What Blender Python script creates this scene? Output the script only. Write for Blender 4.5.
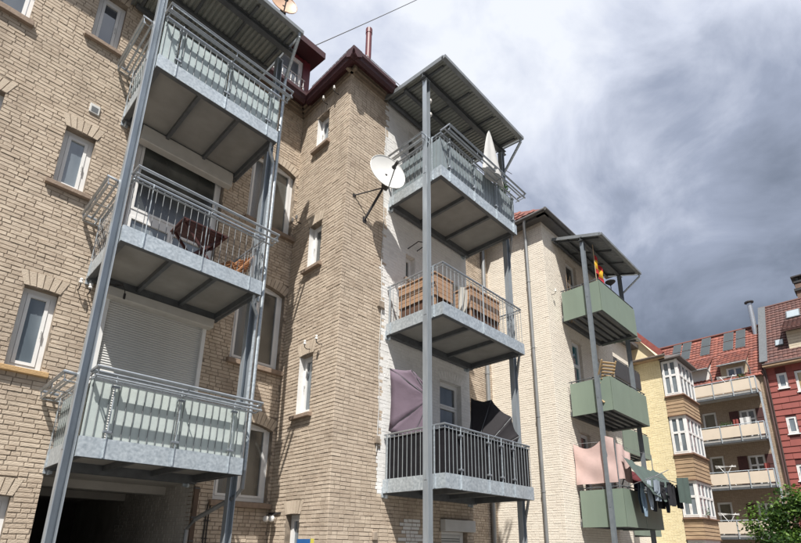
import bpy, bmesh, math, random
from mathutils import Vector, Matrix
random.seed(7)
for o in list(bpy.data.objects): bpy.data.objects.remove(o)
SC = bpy.context.scene
COL = SC.collection

# ------------------------------------------------------------------ camera
# focal length, rotation and lens shift were solved from the three vanishing directions of the photograph
W_PX, H_PX, F_PX, CY_PX = 801.0, 543.0, 505.176, 388.27
YAW, PITCH, ROLL = 0.79449, 0.304704, 0.0130361
cam_data = bpy.data.cameras.new('camera'); cam = bpy.data.objects.new('camera', cam_data); COL.objects.link(cam)
cam_data.sensor_fit = 'HORIZONTAL'; cam_data.sensor_width = 36.0
cam_data.lens = F_PX/W_PX*36.0
cam_data.shift_x = 0.0
cam_data.shift_y = (CY_PX-H_PX/2)/W_PX
cam_data.clip_start = 0.05; cam_data.clip_end = 2000
_f = Vector((math.sin(YAW)*math.cos(PITCH), math.cos(YAW)*math.cos(PITCH), math.sin(PITCH)))
_r = Vector((math.cos(YAW), -math.sin(YAW), 0)); _u = _r.cross(_f)
_r2 = math.cos(ROLL)*_r+math.sin(ROLL)*_u; _u2 = -math.sin(ROLL)*_r+math.cos(ROLL)*_u
cam.matrix_world = Matrix((( _r2.x,_u2.x,-_f.x,0),(_r2.y,_u2.y,-_f.y,0),(_r2.z,_u2.z,-_f.z,0),(0,0,0,1)))
SC.camera = cam
GZ = -1.65        # ground level, eye at z = 0

# ------------------------------------------------------------------ light
SUN_D = Vector((1.15, 1.0, -2.4)).normalized()      # travel direction of the sunlight
EL = math.asin(-SUN_D.z); AZ = math.atan2(-SUN_D.x, -SUN_D.y)
sun_data = bpy.data.lights.new('sun', 'SUN'); sun_data.energy = 5.0; sun_data.angle = math.radians(0.6); sun_data.color = (1.0, 0.955, 0.89)
sun = bpy.data.objects.new('sun', sun_data); COL.objects.link(sun)
sun.rotation_euler = SUN_D.to_track_quat('-Z', 'Y').to_euler(); sun.location = (-20, -20, 40)
SC.view_settings.view_transform = 'Standard'; SC.view_settings.look = 'None'
SC.view_settings.exposure = 0.62; SC.view_settings.gamma = 1.0

def build_world():
    w = bpy.data.worlds.new('World'); SC.world = w; w.use_nodes = True
    nt = w.node_tree; N = nt.nodes; L = nt.links; N.clear()
    def n(t, **k):
        a = N.new(t)
        for kk, v in k.items(): setattr(a, kk, v)
        return a
    def mth(op, a, b=None, clamp=False):
        m = n('ShaderNodeMath', operation=op, use_clamp=clamp)
        for i, v in enumerate((a, b)):
            if v is None: continue
            if isinstance(v, (int, float)): m.inputs[i].default_value = v
            else: L.new(v, m.inputs[i])
        return m.outputs[0]
    out = n('ShaderNodeOutputWorld'); bg = n('ShaderNodeBackground'); L.new(bg.outputs[0], out.inputs[0])
    sky = n('ShaderNodeTexSky', sky_type='NISHITA'); sky.sun_disc = False
    sky.sun_elevation = EL; sky.sun_rotation = AZ; sky.air_density = 1.2; sky.dust_density = 1.5
    sk = n('ShaderNodeVectorMath', operation='SCALE'); sk.inputs['Scale'].default_value = 0.09; L.new(sky.outputs[0], sk.inputs[0])
    tc = n('ShaderNodeTexCoord'); nrm = n('ShaderNodeVectorMath', operation='NORMALIZE'); L.new(tc.outputs['Generated'], nrm.inputs[0])
    sp = n('ShaderNodeSeparateXYZ'); L.new(nrm.outputs[0], sp.inputs[0])
    zz = mth('MAXIMUM', sp.outputs['Z'], 0.0)
    def noise(scale, det, rough, dist, off):
        mp = n('ShaderNodeMapping'); mp.inputs['Location'].default_value = off; mp.inputs['Scale'].default_value = (1, 1, 1.35)
        L.new(nrm.outputs[0], mp.inputs[0])
        t = n('ShaderNodeTexNoise'); t.inputs['Scale'].default_value = scale; t.inputs['Detail'].default_value = det
        t.inputs['Roughness'].default_value = rough; t.inputs['Distortion'].default_value = dist
        L.new(mp.outputs[0], t.inputs['Vector']); return t.outputs['Fac']
    big = noise(2.3, 5.0, 0.5, 0.3, (3.1, 1.7, 0.3)); fine = noise(5.2, 10.0, 0.58, 0.35, (7.3, 2.2, 1.0))
    mixn = mth('ADD', mth('MULTIPLY', big, 0.6), mth('MULTIPLY', fine, 0.4))
    # clouds: grey undersides, paler thin places; thicker (darker) towards the horizon all round
    t = mth('ADD', mth('MULTIPLY', mth('SUBTRACT', mixn, 0.5), 2.35), mth('MULTIPLY', mth('SUBTRACT', zz, 0.515), 1.75))
    t = mth('ADD', t, 0.5, clamp=True)
    cr = n('ShaderNodeValToRGB'); L.new(t, cr.inputs[0]); e = cr.color_ramp.elements
    e[0].position = 0.0; e[0].color = (0.098, 0.114, 0.150, 1)
    e[1].position = 1.0; e[1].color = (0.74, 0.765, 0.82, 1)
    for p, c in ((0.22, (0.165, 0.19, 0.245, 1)), (0.5, (0.295, 0.33, 0.42, 1)), (0.78, (0.56, 0.595, 0.69, 1))):
        x = cr.color_ramp.elements.new(p); x.color = c
    mx = n('ShaderNodeMixRGB'); mx.inputs[0].default_value = 0.9; L.new(sk.outputs[0], mx.inputs[1]); L.new(cr.outputs[0], mx.inputs[2])
    L.new(mx.outputs[0], bg.inputs[0]); bg.inputs[1].default_value = 0.88
build_world()

# ------------------------------------------------------------------ materials
MATS = {}
def mat(name, c1, c2=None, rough=0.7, metal=0.0, scale=6.0, bump=0.0, bscale=40.0, spec=0.5, island=0.0, detail=4.0, stretch=(1,1,1), dirt=0.0, dirtcol=(0.08,0.07,0.06), trans=0.0, coat=0.0, streak=0.0):
    if name in MATS: return MATS[name]
    m = bpy.data.materials.new(name); m.use_nodes = True; MATS[name] = m
    nt = m.node_tree; N = nt.nodes; L = nt.links; b = N['Principled BSDF']
    b.inputs['Roughness'].default_value = rough; b.inputs['Metallic'].default_value = metal
    b.inputs['Specular IOR Level'].default_value = spec
    if coat: b.inputs['Coat Weight'].default_value = coat
    c2 = c2 or tuple(x*0.8 for x in c1)
    tc = N.new('ShaderNodeTexCoord'); mp = N.new('ShaderNodeMapping'); mp.inputs['Scale'].default_value = stretch; L.new(tc.outputs['Object'], mp.inputs[0])
    t = N.new('ShaderNodeTexNoise'); t.inputs['Scale'].default_value = scale; t.inputs['Detail'].default_value = detail; L.new(mp.outputs[0], t.inputs['Vector'])
    fac = t.outputs['Fac']
    mr = N.new('ShaderNodeMapRange'); mr.inputs[1].default_value = 0.3; mr.inputs[2].default_value = 0.7; L.new(fac, mr.inputs[0]); fac = mr.outputs[0]
    if island > 0:
        g = N.new('ShaderNodeNewGeometry'); oi = N.new('ShaderNodeObjectInfo')
        a = N.new('ShaderNodeMath'); a.operation = 'ADD'; L.new(g.outputs['Random Per Island'], a.inputs[0]); L.new(oi.outputs['Random'], a.inputs[1])
        fr = N.new('ShaderNodeMath'); fr.operation = 'FRACT'; L.new(a.outputs[0], fr.inputs[0])
        mm = N.new('ShaderNodeMix'); mm.data_type = 'FLOAT'; mm.inputs[0].default_value = island; L.new(fac, mm.inputs[2]); L.new(fr.outputs[0], mm.inputs[3]); fac = mm.outputs[0]
    mx = N.new('ShaderNodeMixRGB'); mx.inputs[1].default_value = (*c1, 1); mx.inputs[2].default_value = (*c2, 1); L.new(fac, mx.inputs[0])
    colout = mx.outputs[0]
    if dirt > 0:
        t2 = N.new('ShaderNodeTexNoise'); t2.inputs['Scale'].default_value = 0.9; t2.inputs['Detail'].default_value = 8; t2.inputs['Roughness'].default_value = 0.65; L.new(tc.outputs['Object'], t2.inputs['Vector'])
        r2 = N.new('ShaderNodeMapRange'); r2.inputs[1].default_value = 0.5; r2.inputs[2].default_value = 0.75; r2.inputs[4].default_value = dirt; L.new(t2.outputs['Fac'], r2.inputs[0])
        m2 = N.new('ShaderNodeMixRGB'); m2.inputs[2].default_value = (*dirtcol, 1); L.new(colout, m2.inputs[1]); L.new(r2.outputs[0], m2.inputs[0]); colout = m2.outputs[0]
    if streak > 0:                                  # rain streaks running down the surface
        mp4 = N.new('ShaderNodeMapping'); mp4.inputs['Scale'].default_value = (2.6, 2.6, 0.22); L.new(tc.outputs['Object'], mp4.inputs[0])
        t4 = N.new('ShaderNodeTexNoise'); t4.inputs['Scale'].default_value = 1.0; t4.inputs['Detail'].default_value = 7; t4.inputs['Roughness'].default_value = 0.6; L.new(mp4.outputs[0], t4.inputs['Vector'])
        r4 = N.new('ShaderNodeMapRange'); r4.inputs[1].default_value = 0.47; r4.inputs[2].default_value = 0.72; r4.inputs[4].default_value = streak; L.new(t4.outputs['Fac'], r4.inputs[0])
        m4 = N.new('ShaderNodeMixRGB'); m4.inputs[2].default_value = (*dirtcol, 1); L.new(colout, m4.inputs[1]); L.new(r4.outputs[0], m4.inputs[0]); colout = m4.outputs[0]
    L.new(colout, b.inputs['Base Color'])
    if bump > 0:
        t3 = N.new('ShaderNodeTexNoise'); t3.inputs['Scale'].default_value = bscale; t3.inputs['Detail'].default_value = 5; L.new(tc.outputs['Object'], t3.inputs['Vector'])
        bp = N.new('ShaderNodeBump'); bp.inputs['Strength'].default_value = bump; bp.inputs['Distance'].default_value = 0.02; L.new(t3.outputs['Fac'], bp.inputs['Height']); L.new(bp.outputs[0], b.inputs['Normal'])
    if trans > 0:
        tr = N.new('ShaderNodeBsdfTranslucent'); L.new(colout, tr.inputs[0]); ms = N.new('ShaderNodeMixShader'); ms.inputs[0].default_value = trans
        L.new(b.outputs[0], ms.inputs[1]); L.new(tr.outputs[0], ms.inputs[2]); L.new(ms.outputs[0], N['Material Output'].inputs[0])
    return m
def pane_mat(name, c1, c2, scale, rough=0.03):
    m = mat(name, c1, c2, rough=rough, scale=scale, spec=0.9, stretch=(1, 1, 0.25), detail=2.0)
    m.node_tree.nodes['Principled BSDF'].inputs['IOR'].default_value = 1.75
    return m
BEIGE = mat('beige_brick', (0.64, 0.545, 0.437), (0.425, 0.345, 0.268), rough=0.9, scale=9, bump=0.5, bscale=60, island=0.55, streak=0.22, dirt=0.42, dirtcol=(0.17, 0.13, 0.10), spec=0.2)
ARCHB = mat('arch_brick', (0.59, 0.505, 0.405), (0.45, 0.375, 0.295), rough=0.9, scale=9, bump=0.5, bscale=60, island=0.6, spec=0.2)
MORTAR = mat('mortar', (0.38, 0.315, 0.25), (0.18, 0.15, 0.12), rough=0.95, scale=7, bump=0.6, bscale=80, spec=0.1)
WHITEB = mat('white_painted_brick', (0.82, 0.815, 0.80), (0.74, 0.735, 0.715), rough=0.7, scale=5, bump=0.3, bscale=50, island=0.35, dirt=0.25, dirtcol=(0.4, 0.37, 0.33), spec=0.3)
WHITEM = mat('white_painted_joint', (0.76, 0.755, 0.735), (0.64, 0.635, 0.615), rough=0.8, scale=9)
PALEB = mat('pale_brick', (0.81, 0.755, 0.66), (0.72, 0.665, 0.575), rough=0.85, scale=6, bump=0.4, bscale=50, island=0.6, spec=0.2, dirt=0.15, dirtcol=(0.4, 0.34, 0.28))
PALEM = mat('pale_mortar', (0.64, 0.575, 0.495), (0.53, 0.47, 0.40), rough=0.95, scale=12)
YELB = mat('yellow_brick', (0.73, 0.655, 0.445), (0.64, 0.565, 0.37), rough=0.85, scale=3, island=0.5, spec=0.2, bump=0.3)
YELM = mat('yellow_mortar', (0.58, 0.49, 0.28), (0.5, 0.42, 0.24), rough=0.95)
STEEL = mat('galvanized_steel', (0.60, 0.66, 0.70), (0.35, 0.405, 0.45), rough=0.45, metal=0.45, scale=22, bump=0.08, bscale=60, detail=8, dirt=0.35, dirtcol=(0.3, 0.32, 0.33), streak=.3)
STEELP = mat('steel_post', (0.45, 0.495, 0.535), (0.35, 0.39, 0.425), rough=0.4, metal=0.5, scale=12, stretch=(1, 1, 0.15), dirt=0.3, dirtcol=(0.27, 0.285, 0.3))
STEELD = mat('grey_steel_beam', (0.125, 0.135, 0.145), (0.09, 0.098, 0.105), rough=0.55, metal=0.3, scale=8)
TUBE = mat('bright_tube', (0.44, 0.47, 0.50), (0.32, 0.35, 0.38), rough=0.33, metal=0.7, scale=8)
ROD = mat('thin_rod', (0.22, 0.235, 0.25), (0.16, 0.17, 0.18), rough=0.6, metal=0.4, scale=8)
SLAB = mat('fibre_cement_slab', (0.285, 0.283, 0.268), (0.23, 0.228, 0.216), rough=0.9, scale=3, dirt=0.45, dirtcol=(0.17, 0.16, 0.14))
SHEET = mat('corrugated_sheet', (0.30, 0.315, 0.295), (0.25, 0.262, 0.245), rough=0.55, metal=0.2, scale=4)
SHEETEDGE = mat('zinc_flashing', (0.26, 0.28, 0.295), (0.20, 0.215, 0.225), rough=0.5, metal=0.4)
FROST = mat('frosted_glass', (0.71, 0.775, 0.75), (0.61, 0.68, 0.665), rough=0.22, scale=3, trans=0.3, bump=.25, bscale=7, spec=0.6)
PVC = mat('white_window_frame', (0.80, 0.80, 0.79), (0.72, 0.72, 0.71), rough=0.35, scale=3)
PVCG = mat('grey_white_frame', (0.60, 0.60, 0.585), (0.52, 0.52, 0.505), rough=0.5, scale=4)
GLASS = pane_mat('window_glass', (0.045, 0.055, 0.065), (0.10, 0.115, 0.13), 2.2)
GLASSD = pane_mat('dark_window_glass', (0.03, 0.034, 0.033), (0.085, 0.092, 0.086), 2.4, rough=.22)
GLASSC = pane_mat('curtained_glass', (0.10, 0.125, 0.145), (0.22, 0.255, 0.28), 3.0, rough=0.05)
STONE = mat('brown_sill_stone', (0.30, 0.225, 0.17), (0.22, 0.165, 0.125), rough=0.85, scale=12, bump=0.4)
SANDST = mat('ochre_sill_stone', (0.50, 0.33, 0.16), (0.40, 0.26, 0.125), rough=0.85, scale=10, bump=0.4)
SHUTBOX = mat('shutter_box', (0.52, 0.51, 0.48), (0.46, 0.45, 0.42), rough=0.5)
SHUT = mat('shutter_slat', (0.60, 0.60, 0.585), (0.55, 0.55, 0.535), rough=0.5, scale=2)
DKRED = mat('dark_red_paint', (0.062, 0.018, 0.021), (0.045, 0.015, 0.018), rough=0.55, scale=5)
RED = mat('red_dormer_paint', (0.14, 0.021, 0.028), (0.10, 0.017, 0.022), rough=0.5)
DARK = mat('black_iron', (0.02, 0.02, 0.022), (0.035, 0.03, 0.03), rough=0.6)
PORC = mat('white_porcelain', (0.78, 0.77, 0.74), (0.66, 0.64, 0.6), rough=0.25)
TILER = mat('red_roof_tile', (0.28, 0.098, 0.07), (0.125, 0.052, 0.045), rough=0.75, scale=3, island=0.7, dirt=0.45, dirtcol=(0.1, 0.05, 0.04), spec=0.3)
TILEB = mat('brown_roof_tile', (0.15, 0.072, 0.06), (0.085, 0.05, 0.047), rough=0.75, scale=3, island=0.7, dirt=0.3, dirtcol=(0.07, 0.05, 0.05), spec=0.3)
GREENP = mat('sage_green_panel', (0.20, 0.255, 0.203), (0.178, 0.228, 0.182), rough=0.55, scale=1.2, streak=.22, dirtcol=(.13, .16, .13), bump=.05, bscale=3)
WOOD = mat('warm_wood', (0.38, 0.19, 0.09), (0.27, 0.125, 0.06), rough=0.6, scale=14, stretch=(0.2, 1, 1))
WOODD = mat('dark_red_wood', (0.075, 0.022, 0.02), (0.05, 0.016, 0.015), rough=0.5, scale=10)
WOODW = mat('weathered_timber', (0.40, 0.29, 0.18), (0.24, 0.16, 0.10), rough=0.85, scale=7, stretch=(0.3, 0.3, 3), dirt=0.4, dirtcol=(0.15, 0.1, 0.07))
DISH = mat('dish_white', (0.74, 0.74, 0.72), (0.66, 0.66, 0.64), rough=0.4, scale=3)
DISHO = mat('dish_terracotta', (0.52, 0.33, 0.22), (0.45, 0.28, 0.18), rough=0.5)
ZINC = mat('zinc_pipe', (0.33, 0.34, 0.345), (0.25, 0.26, 0.265), rough=0.45, metal=0.5, stretch=(1, 1, 0.3))

# ------------------------------------------------------------------ builders
def wloc(o):
    v = Vector((0, 0, 0))
    while o is not None: v += o.location; o = o.parent
    return v
class MB:
    def __init__(s, T=None): s.v = []; s.f = []; s.T = T
    def add(s, vs, fs):
        b = len(s.v)
        s.v += [tuple(s.T(*p)) if s.T else tuple(p) for p in vs]; s.f += [tuple(i+b for i in f) for f in fs]; return s
    def box(s, x0, x1, y0, y1, z0, z1):
        return s.add([(x0,y0,z0),(x1,y0,z0),(x1,y1,z0),(x0,y1,z0),(x0,y0,z1),(x1,y0,z1),(x1,y1,z1),(x0,y1,z1)],
                     [(0,3,2,1),(4,5,6,7),(0,1,5,4),(1,2,6,5),(2,3,7,6),(3,0,4,7)])
    def bar(s, p, q, a, b=None, up=(0,0,1)):       # rectangular bar between two points
        p = Vector(p); q = Vector(q); b = b or a; d = (q-p).normalized(); u = Vector(up)
        if abs(d.dot(u)) > 0.98: u = Vector((1,0,0))
        sx = d.cross(u).normalized()*a/2; sy = sx.cross(d).normalized()*b/2
        vs = [p-sx-sy, p+sx-sy, p+sx+sy, p-sx+sy, q-sx-sy, q+sx-sy, q+sx+sy, q-sx+sy]
        return s.add(vs, [(0,1,2,3),(7,6,5,4),(0,4,5,1),(1,5,6,2),(2,6,7,3),(3,7,4,0)])
    def tube(s, pts, r, n=8, r2=None, cap=True):
        pts = [Vector(p) for p in pts]; rings = []
        for i, p in enumerate(pts):
            d = (pts[min(i+1, len(pts)-1)]-pts[max(i-1, 0)]).normalized()
            u = Vector((0,0,1)) if abs(d.z) < 0.95 else Vector((1,0,0))
            a = d.cross(u).normalized(); b = a.cross(d)
            rr = r if r2 is None else r+(r2-r)*i/(len(pts)-1)
            rings.append([p+(a*math.cos(2*math.pi*k/n)+b*math.sin(2*math.pi*k/n))*rr for k in range(n)])
        vs = [v for R in rings for v in R]; fs = []
        for i in range(len(pts)-1):
            for k in range(n): fs.append((i*n+k, i*n+(k+1)%n, (i+1)*n+(k+1)%n, (i+1)*n+k))
        if cap: fs += [tuple(range(n))[::-1], tuple((len(pts)-1)*n+k for k in range(n))]
        return s.add(vs, fs)
    def lathe(s, c, prof, n=12):                    # prof: (radius, z)
        c = Vector(c); vs = []; fs = []
        for r, z in prof: vs += [c+Vector((r*math.cos(2*math.pi*k/n), r*math.sin(2*math.pi*k/n), z)) for k in range(n)]
        for i in range(len(prof)-1):
            for k in range(n): fs.append((i*n+k, i*n+(k+1)%n, (i+1)*n+(k+1)%n, (i+1)*n+k))
        fs += [tuple(range(n))[::-1], tuple((len(prof)-1)*n+k for k in range(n))]
        return s.add(vs, fs)
    def prism(s, poly, d0, d1, T):                  # poly in (u,z), extruded over depth
        n = len(poly); vs = [T(u, d0, z) for u, z in poly]+[T(u, d1, z) for u, z in poly]
        return s.add(vs, [tuple(range(n)), tuple(range(n, 2*n))[::-1]]+[(k, n+k, n+(k+1)%n, (k+1)%n) for k in range(n)])
    def mesh(s, name, m, smooth=False, recalc=True, bevel=0.0):
        me = bpy.data.meshes.new(name); me.from_pydata(s.v, [], s.f)
        if recalc or bevel:
            bm = bmesh.new(); bm.from_mesh(me)
            bmesh.ops.recalc_face_normals(bm, faces=bm.faces)
            if bevel: bmesh.ops.bevel(bm, geom=list(bm.edges), offset=bevel, segments=1, affect='EDGES', profile=0.5)
            bm.to_mesh(me); bm.free()
        me.materials.append(m)
        if smooth:
            for p in me.polygons: p.use_smooth = True
            try: me.set_sharp_from_angle(angle=math.radians(40))
            except Exception: pass
        me.update(); return me
    def build(s, name, m, parent=None, **k):
        o = bpy.data.objects.new(name, s.mesh(name, m, **k)); COL.objects.link(o); o.parent = parent
        if parent is not None: o.location = -wloc(parent)
        return o
def place(name, me, parent, loc, rot=None):
    o = bpy.data.objects.new(name, me); COL.objects.link(o); o.parent = parent; o.location = Vector(loc)-(wloc(parent) if parent is not None else Vector())
    if rot: o.rotation_euler = rot
    return o
def tag(o, label, cat, group=None):
    o['label'] = label; o['category'] = cat
    if group: o['group'] = group
    return o
def thing(name, label, cat, loc, group=None):
    o = bpy.data.objects.new(name, None); o.empty_display_size = 0.2; COL.objects.link(o); o.location = loc
    return tag(o, label, cat, group)
def wallY(Y): return lambda u, d, z: (u, Y-d, z)
def wallX(X): return lambda u, d, z: (X-d, u, z)

def sheet_with_holes(T, u0, u1, z0, z1, holes, depth=0.22):
    """one wall face with rectangular openings and their reveals; depth is the wall thickness of the reveals"""
    mb = MB(T)
    us = sorted({u0, u1, *[max(u0, min(u1, h[0])) for h in holes], *[max(u0, min(u1, h[1])) for h in holes]})
    zs = sorted({z0, z1, *[max(z0, min(z1, h[2])) for h in holes], *[max(z0, min(z1, h[3])) for h in holes]})
    for a, b in zip(us, us[1:]):
        for c, d in zip(zs, zs[1:]):
            um, zm = (a+b)/2, (c+d)/2
            if any(h[0] < um < h[1] and h[2] < zm < h[3] for h in holes): continue
            mb.add([(a,0,c),(b,0,c),(b,0,d),(a,0,d)], [(0,1,2,3)])
    for h in holes:
        a, b, c, d = h[:4]; e = -depth
        mb.add([(a,0,c),(a,e,c),(a,e,d),(a,0,d)], [(0,1,2,3)]); mb.add([(b,0,c),(b,e,c),(b,e,d),(b,0,d)], [(0,3,2,1)])
        mb.add([(a,0,d),(a,e,d),(b,e,d),(b,0,d)], [(0,1,2,3)]); mb.add([(a,0,c),(a,e,c),(b,e,c),(b,0,c)], [(0,3,2,1)])
    return mb
COURSE, BL, JT = 0.0735, 0.242, 0.0095
def brick_rects(u0, u1, z0, z1, holes, rnd, zref=GZ):
    out = []
    i0 = math.ceil((z0-zref)/COURSE-1e-6); i1 = int((z1-zref)/COURSE+1e-6)
    for i in range(i0, i1):
        a = zref+i*COURSE+JT/2; b = a+COURSE-JT
        free = [(u0, u1)]
        for h in holes:
            if h[2] < b-0.02 and h[3] > a+0.02:
                nf = []
                for s, e in free:
                    if h[1] <= s or h[0] >= e: nf.append((s, e)); continue
                    if h[0] > s: nf.append((s, h[0]))
                    if h[1] < e: nf.append((h[1], e))
                free = nf
        u = u0-(0.5 if i % 2 else 0.0)*(BL+JT)-rnd.uniform(0, 0.03)
        while u < u1:
            L = BL*rnd.uniform(.96, 1.04) if rnd.random() < 0.5 else BL*rnd.uniform(.46, .54)
            s, e = u+JT/2, u+L+JT/2
            for fs, fe in free:
                cs, ce = max(s, fs), min(e, fe)
                if ce-cs > 0.035: dz = rnd.uniform(-.0035, .0035); out.append((cs, ce, a+dz+rnd.uniform(-.002, .0025), b+dz+rnd.uniform(-.003, .002)))
            u += L+JT
    return out
def brick_faces(mb, r, proud):
    a, b, c, d = r; e = 0.004
    mb.add([(a,-0.004,c),(b,-0.004,c),(b,-0.004,d),(a,-0.004,d),(a+e,proud,c+e),(b-e,proud,c+e),(b-e,proud,d-e),(a+e,proud,d-e)],
           [(4,5,6,7),(0,1,5,4),(1,2,6,5),(2,3,7,6),(3,0,4,7)])
def lay_bricks(parent, T, rects, mats, rnd, pick=None, name='brickwork', depth=1.0):
    """mats(u,z)->key,material ; pick(u,z)->True lays the brick as an object of its own"""
    joined = {}
    for r in rects:
        u, z = (r[0]+r[1])/2, (r[2]+r[3])/2; m = mats(u, z); pr = (rnd.uniform(0.003, 0.009)+(.004 if rnd.random() < .12 else 0))*depth
        if pick and pick(u, z):
            mb = MB(); c = Vector(T(u, 0, z))
            mb.T = lambda a, d, zz: tuple(Vector(T(a, d, zz))-c)
            brick_faces(mb, r, pr)
            place('brick', mb.mesh('brick', m), parent, c)
        else:
            if m.name not in joined: joined[m.name] = (MB(T), m)
            brick_faces(joined[m.name][0], r, pr)
    for k, (mb, m) in joined.items():
        o = mb.build(name, m, parent); o['kind'] = 'stuff'
def soldier_arch(mb, T, u0, u1, zs, rise, h=0.25, w=0.085, proud=0.012, ext=0.0):
    """upright bricks over an opening, fanned along a shallow arc"""
    a0, a1 = u0-ext, u1+ext; n = max(3, round((a1-a0)/w)); mid = (a0+a1)/2; half = (a1-a0)/2
    def pt(t, k):
        u = a0+(a1-a0)*t; z = zs+rise*(1-((u-mid)/half)**2); lean = (u-mid)/half*(0.09+rise*0.5)
        return (u+lean*k*h/0.25, z+k*h)
    g = 0.006/(a1-a0)
    for i in range(n):
        t0, t1 = i/n+g, (i+1)/n-g
        P = [pt(t0, 0), pt(t1, 0), pt(t1, 1), pt(t0, 1)]
        pr = proud+random.uniform(-.003, .003)
        vs = [T(u, -0.004, z) for u, z in P]+[T(u, pr, z) for u, z in P]
        mb.add(vs, [(4,5,6,7),(0,1,5,4),(1,2,6,5),(2,3,7,6),(3,0,4,7)])
def arch_spandrel(mb, T, u0, u1, zs, rise, d0, d1):
    """fills the corners between a rectangular opening (top zs+rise) and the arc"""
    n = 8; mid = (u0+u1)/2; half = (u1-u0)/2
    top = zs+rise
    for sgn in (-1, 1):
        pts = [(mid+sgn*half*k/n, zs+rise*(1-(k/n)**2)) for k in range(n+1)]
        for (a, za), (b, zb) in zip(pts, pts[1:]):
            mb.prism([(a, za), (b, zb), (b, top+0.001), (a, top+0.001)], d0, d1, T)
def window(parent, T, u0, u1, z0, z1, inset=0.10, fw=0.065, cols=1, rows=None, frame=PVC, glass=GLASS, sill=None, sill_ext=0.07, sill_h=0.085, sill_out=0.09, name='window', sash=True):
    mb = MB(T); d1 = -inset; d0 = d1-0.06
    def ring(a, b, c, d, w, p, q):
        mb.box(a, a+w, p, q, c, d); mb.box(b-w, b, p, q, c, d); mb.box(a+w, b-w, p, q, d-w, d); mb.box(a+w, b-w, p, q, c, c+w)
    ring(u0, u1, z0, z1, fw, d0, d1)
    panes = []
    cw = (u1-u0-2*fw)/cols
    for i in range(cols):
        a = u0+fw+i*cw; b = a+cw
        if i: mb.box(a-0.03, a+0.03, d0, d1-0.004, z0+fw, z1-fw)
        zr = [z0+fw]+[z0+(z1-z0)*t for t in (rows or [])]+[z1-fw]
        for k, (c, d) in enumerate(zip(zr, zr[1:])):
            if k: mb.box(a+0.001, b-0.001, d0, d1-0.006, c-0.028, c+0.028)
            if sash: ring(a+0.004, b-0.004, c+0.004, d-0.004, 0.05, d0+0.01, d1+0.012); panes.append((a+.05, b-.05, c+.05, d-.05))
            else: panes.append((a, b, c, d))
    w = mb.build(name, frame, parent)
    for a, b, c, d in panes: MB(T).box(a-.002, b+.002, d0+0.02, d0+0.035, c-.002, d+.002).build('pane', glass, w)
    if sash and frame is PVC and z1-z0 > .8:
        a, b, c, d = panes[0]; zh = (c+d)/2
        MB(T).box(b+.012, b+.032, d1+.0125, d1+.03, zh-.02, zh+.02).box(b+.015, b+.029, d1+.0305, d1+.045, zh-.12, zh+.012).build('handle', PVCG, w)
    if sill:
        s = MB(T)
        a, b = u0-sill_ext, u1+sill_ext
        s.add([(a, sill_out, z0-sill_h), (b, sill_out, z0-sill_h), (b, -inset+.01, z0-sill_h), (a, -inset+.01, z0-sill_h),
               (a, sill_out, z0-0.02), (b, sill_out, z0-0.02), (b, -inset+.01, z0+0.001), (a, -inset+.01, z0+0.001)],
              [(0,3,2,1),(4,5,6,7),(0,1,5,4),(1,2,6,5),(2,3,7,6),(3,0,4,7)])
        s.build('sill', sill, w, bevel=0.006)
    return w
def insulator(parent, base, out, up=0.10):
    """porcelain insulator on a bent iron hook; base on the wall, out = outward vector"""
    b = Vector(base); o = Vector(out)
    MB().tube([b-o*0.03, b+o*0.10+Vector((0,0,-0.03)), b+o*0.15+Vector((0,0,0.0)), b+o*0.15+Vector((0,0,up*0.6))], 0.009, 6).build('hook', DARK, parent)
    MB().lathe(b+o*0.15+Vector((0,0,up*0.5)), [(0.022,0),(0.034,0.012),(0.03,0.035),(0.02,0.045),(0.028,0.06),(0.026,0.085),(0.012,0.1)], 10).build('insulator', PORC, parent, smooth=True)

# ------------------------------------------------------------------ ground
def ground():
    mb = MB(); mb.add([(-300,-300,GZ),(500,-300,GZ),(500,400,GZ),(-300,400,GZ)], [(0,1,2,3)])
    g = mb.build('ground', mat('yard_paving', (0.13, 0.125, 0.115), (0.09, 0.085, 0.078), rough=0.95, scale=1.5, bump=0.4, bscale=25, dirt=0.4)); g['kind'] = 'structure'
    mb = MB()
    mb.box(-4, 40, 1.5, 3.2, GZ, GZ+0.03)
    g = mb.build('path', mat('concrete_path', (0.33, 0.32, 0.30), (0.27, 0.26, 0.245), rough=0.95, scale=2)); g['kind'] = 'structure'
ground()

# ------------------------------------------------------------------ the near brick house
XS, YL, YM = 5.69, 9.29, 7.34            # bump side plane, recessed wall plane, bump front plane
ZE = 10.95
def tiles(mb, P0, U, V, nu, nv, w, l, th=0.03):
    """overlapping roof tiles on a slope: P0 eave corner, U along the eave, V up the slope (unit vectors)"""
    P0 = Vector(P0); U = Vector(U).normalized(); V = Vector(V).normalized(); Nn = U.cross(V).normalized()
    if Nn.z < 0: Nn = -Nn
    for j in range(nv):
        for i in range(nu):
            o = P0+U*(i*w)+V*(j*l)+Nn*(0.02+random.uniform(0, .006)); lift = Nn*th
            a = o+U*0.006+lift; b = o+U*(w-0.006)+lift; c = b+V*(l*1.08)-lift; d = a+V*(l*1.08)-lift
            m0 = (a+b)/2+Nn*0.022; m1 = (c+d)/2+Nn*0.022
            vs = [a, m0, b, c, m1, d, a-lift*1.2, b-lift*1.2]
            mb.add(vs, [(0,1,4,5),(1,2,3,4),(6,7,2,1,0)])
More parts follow.
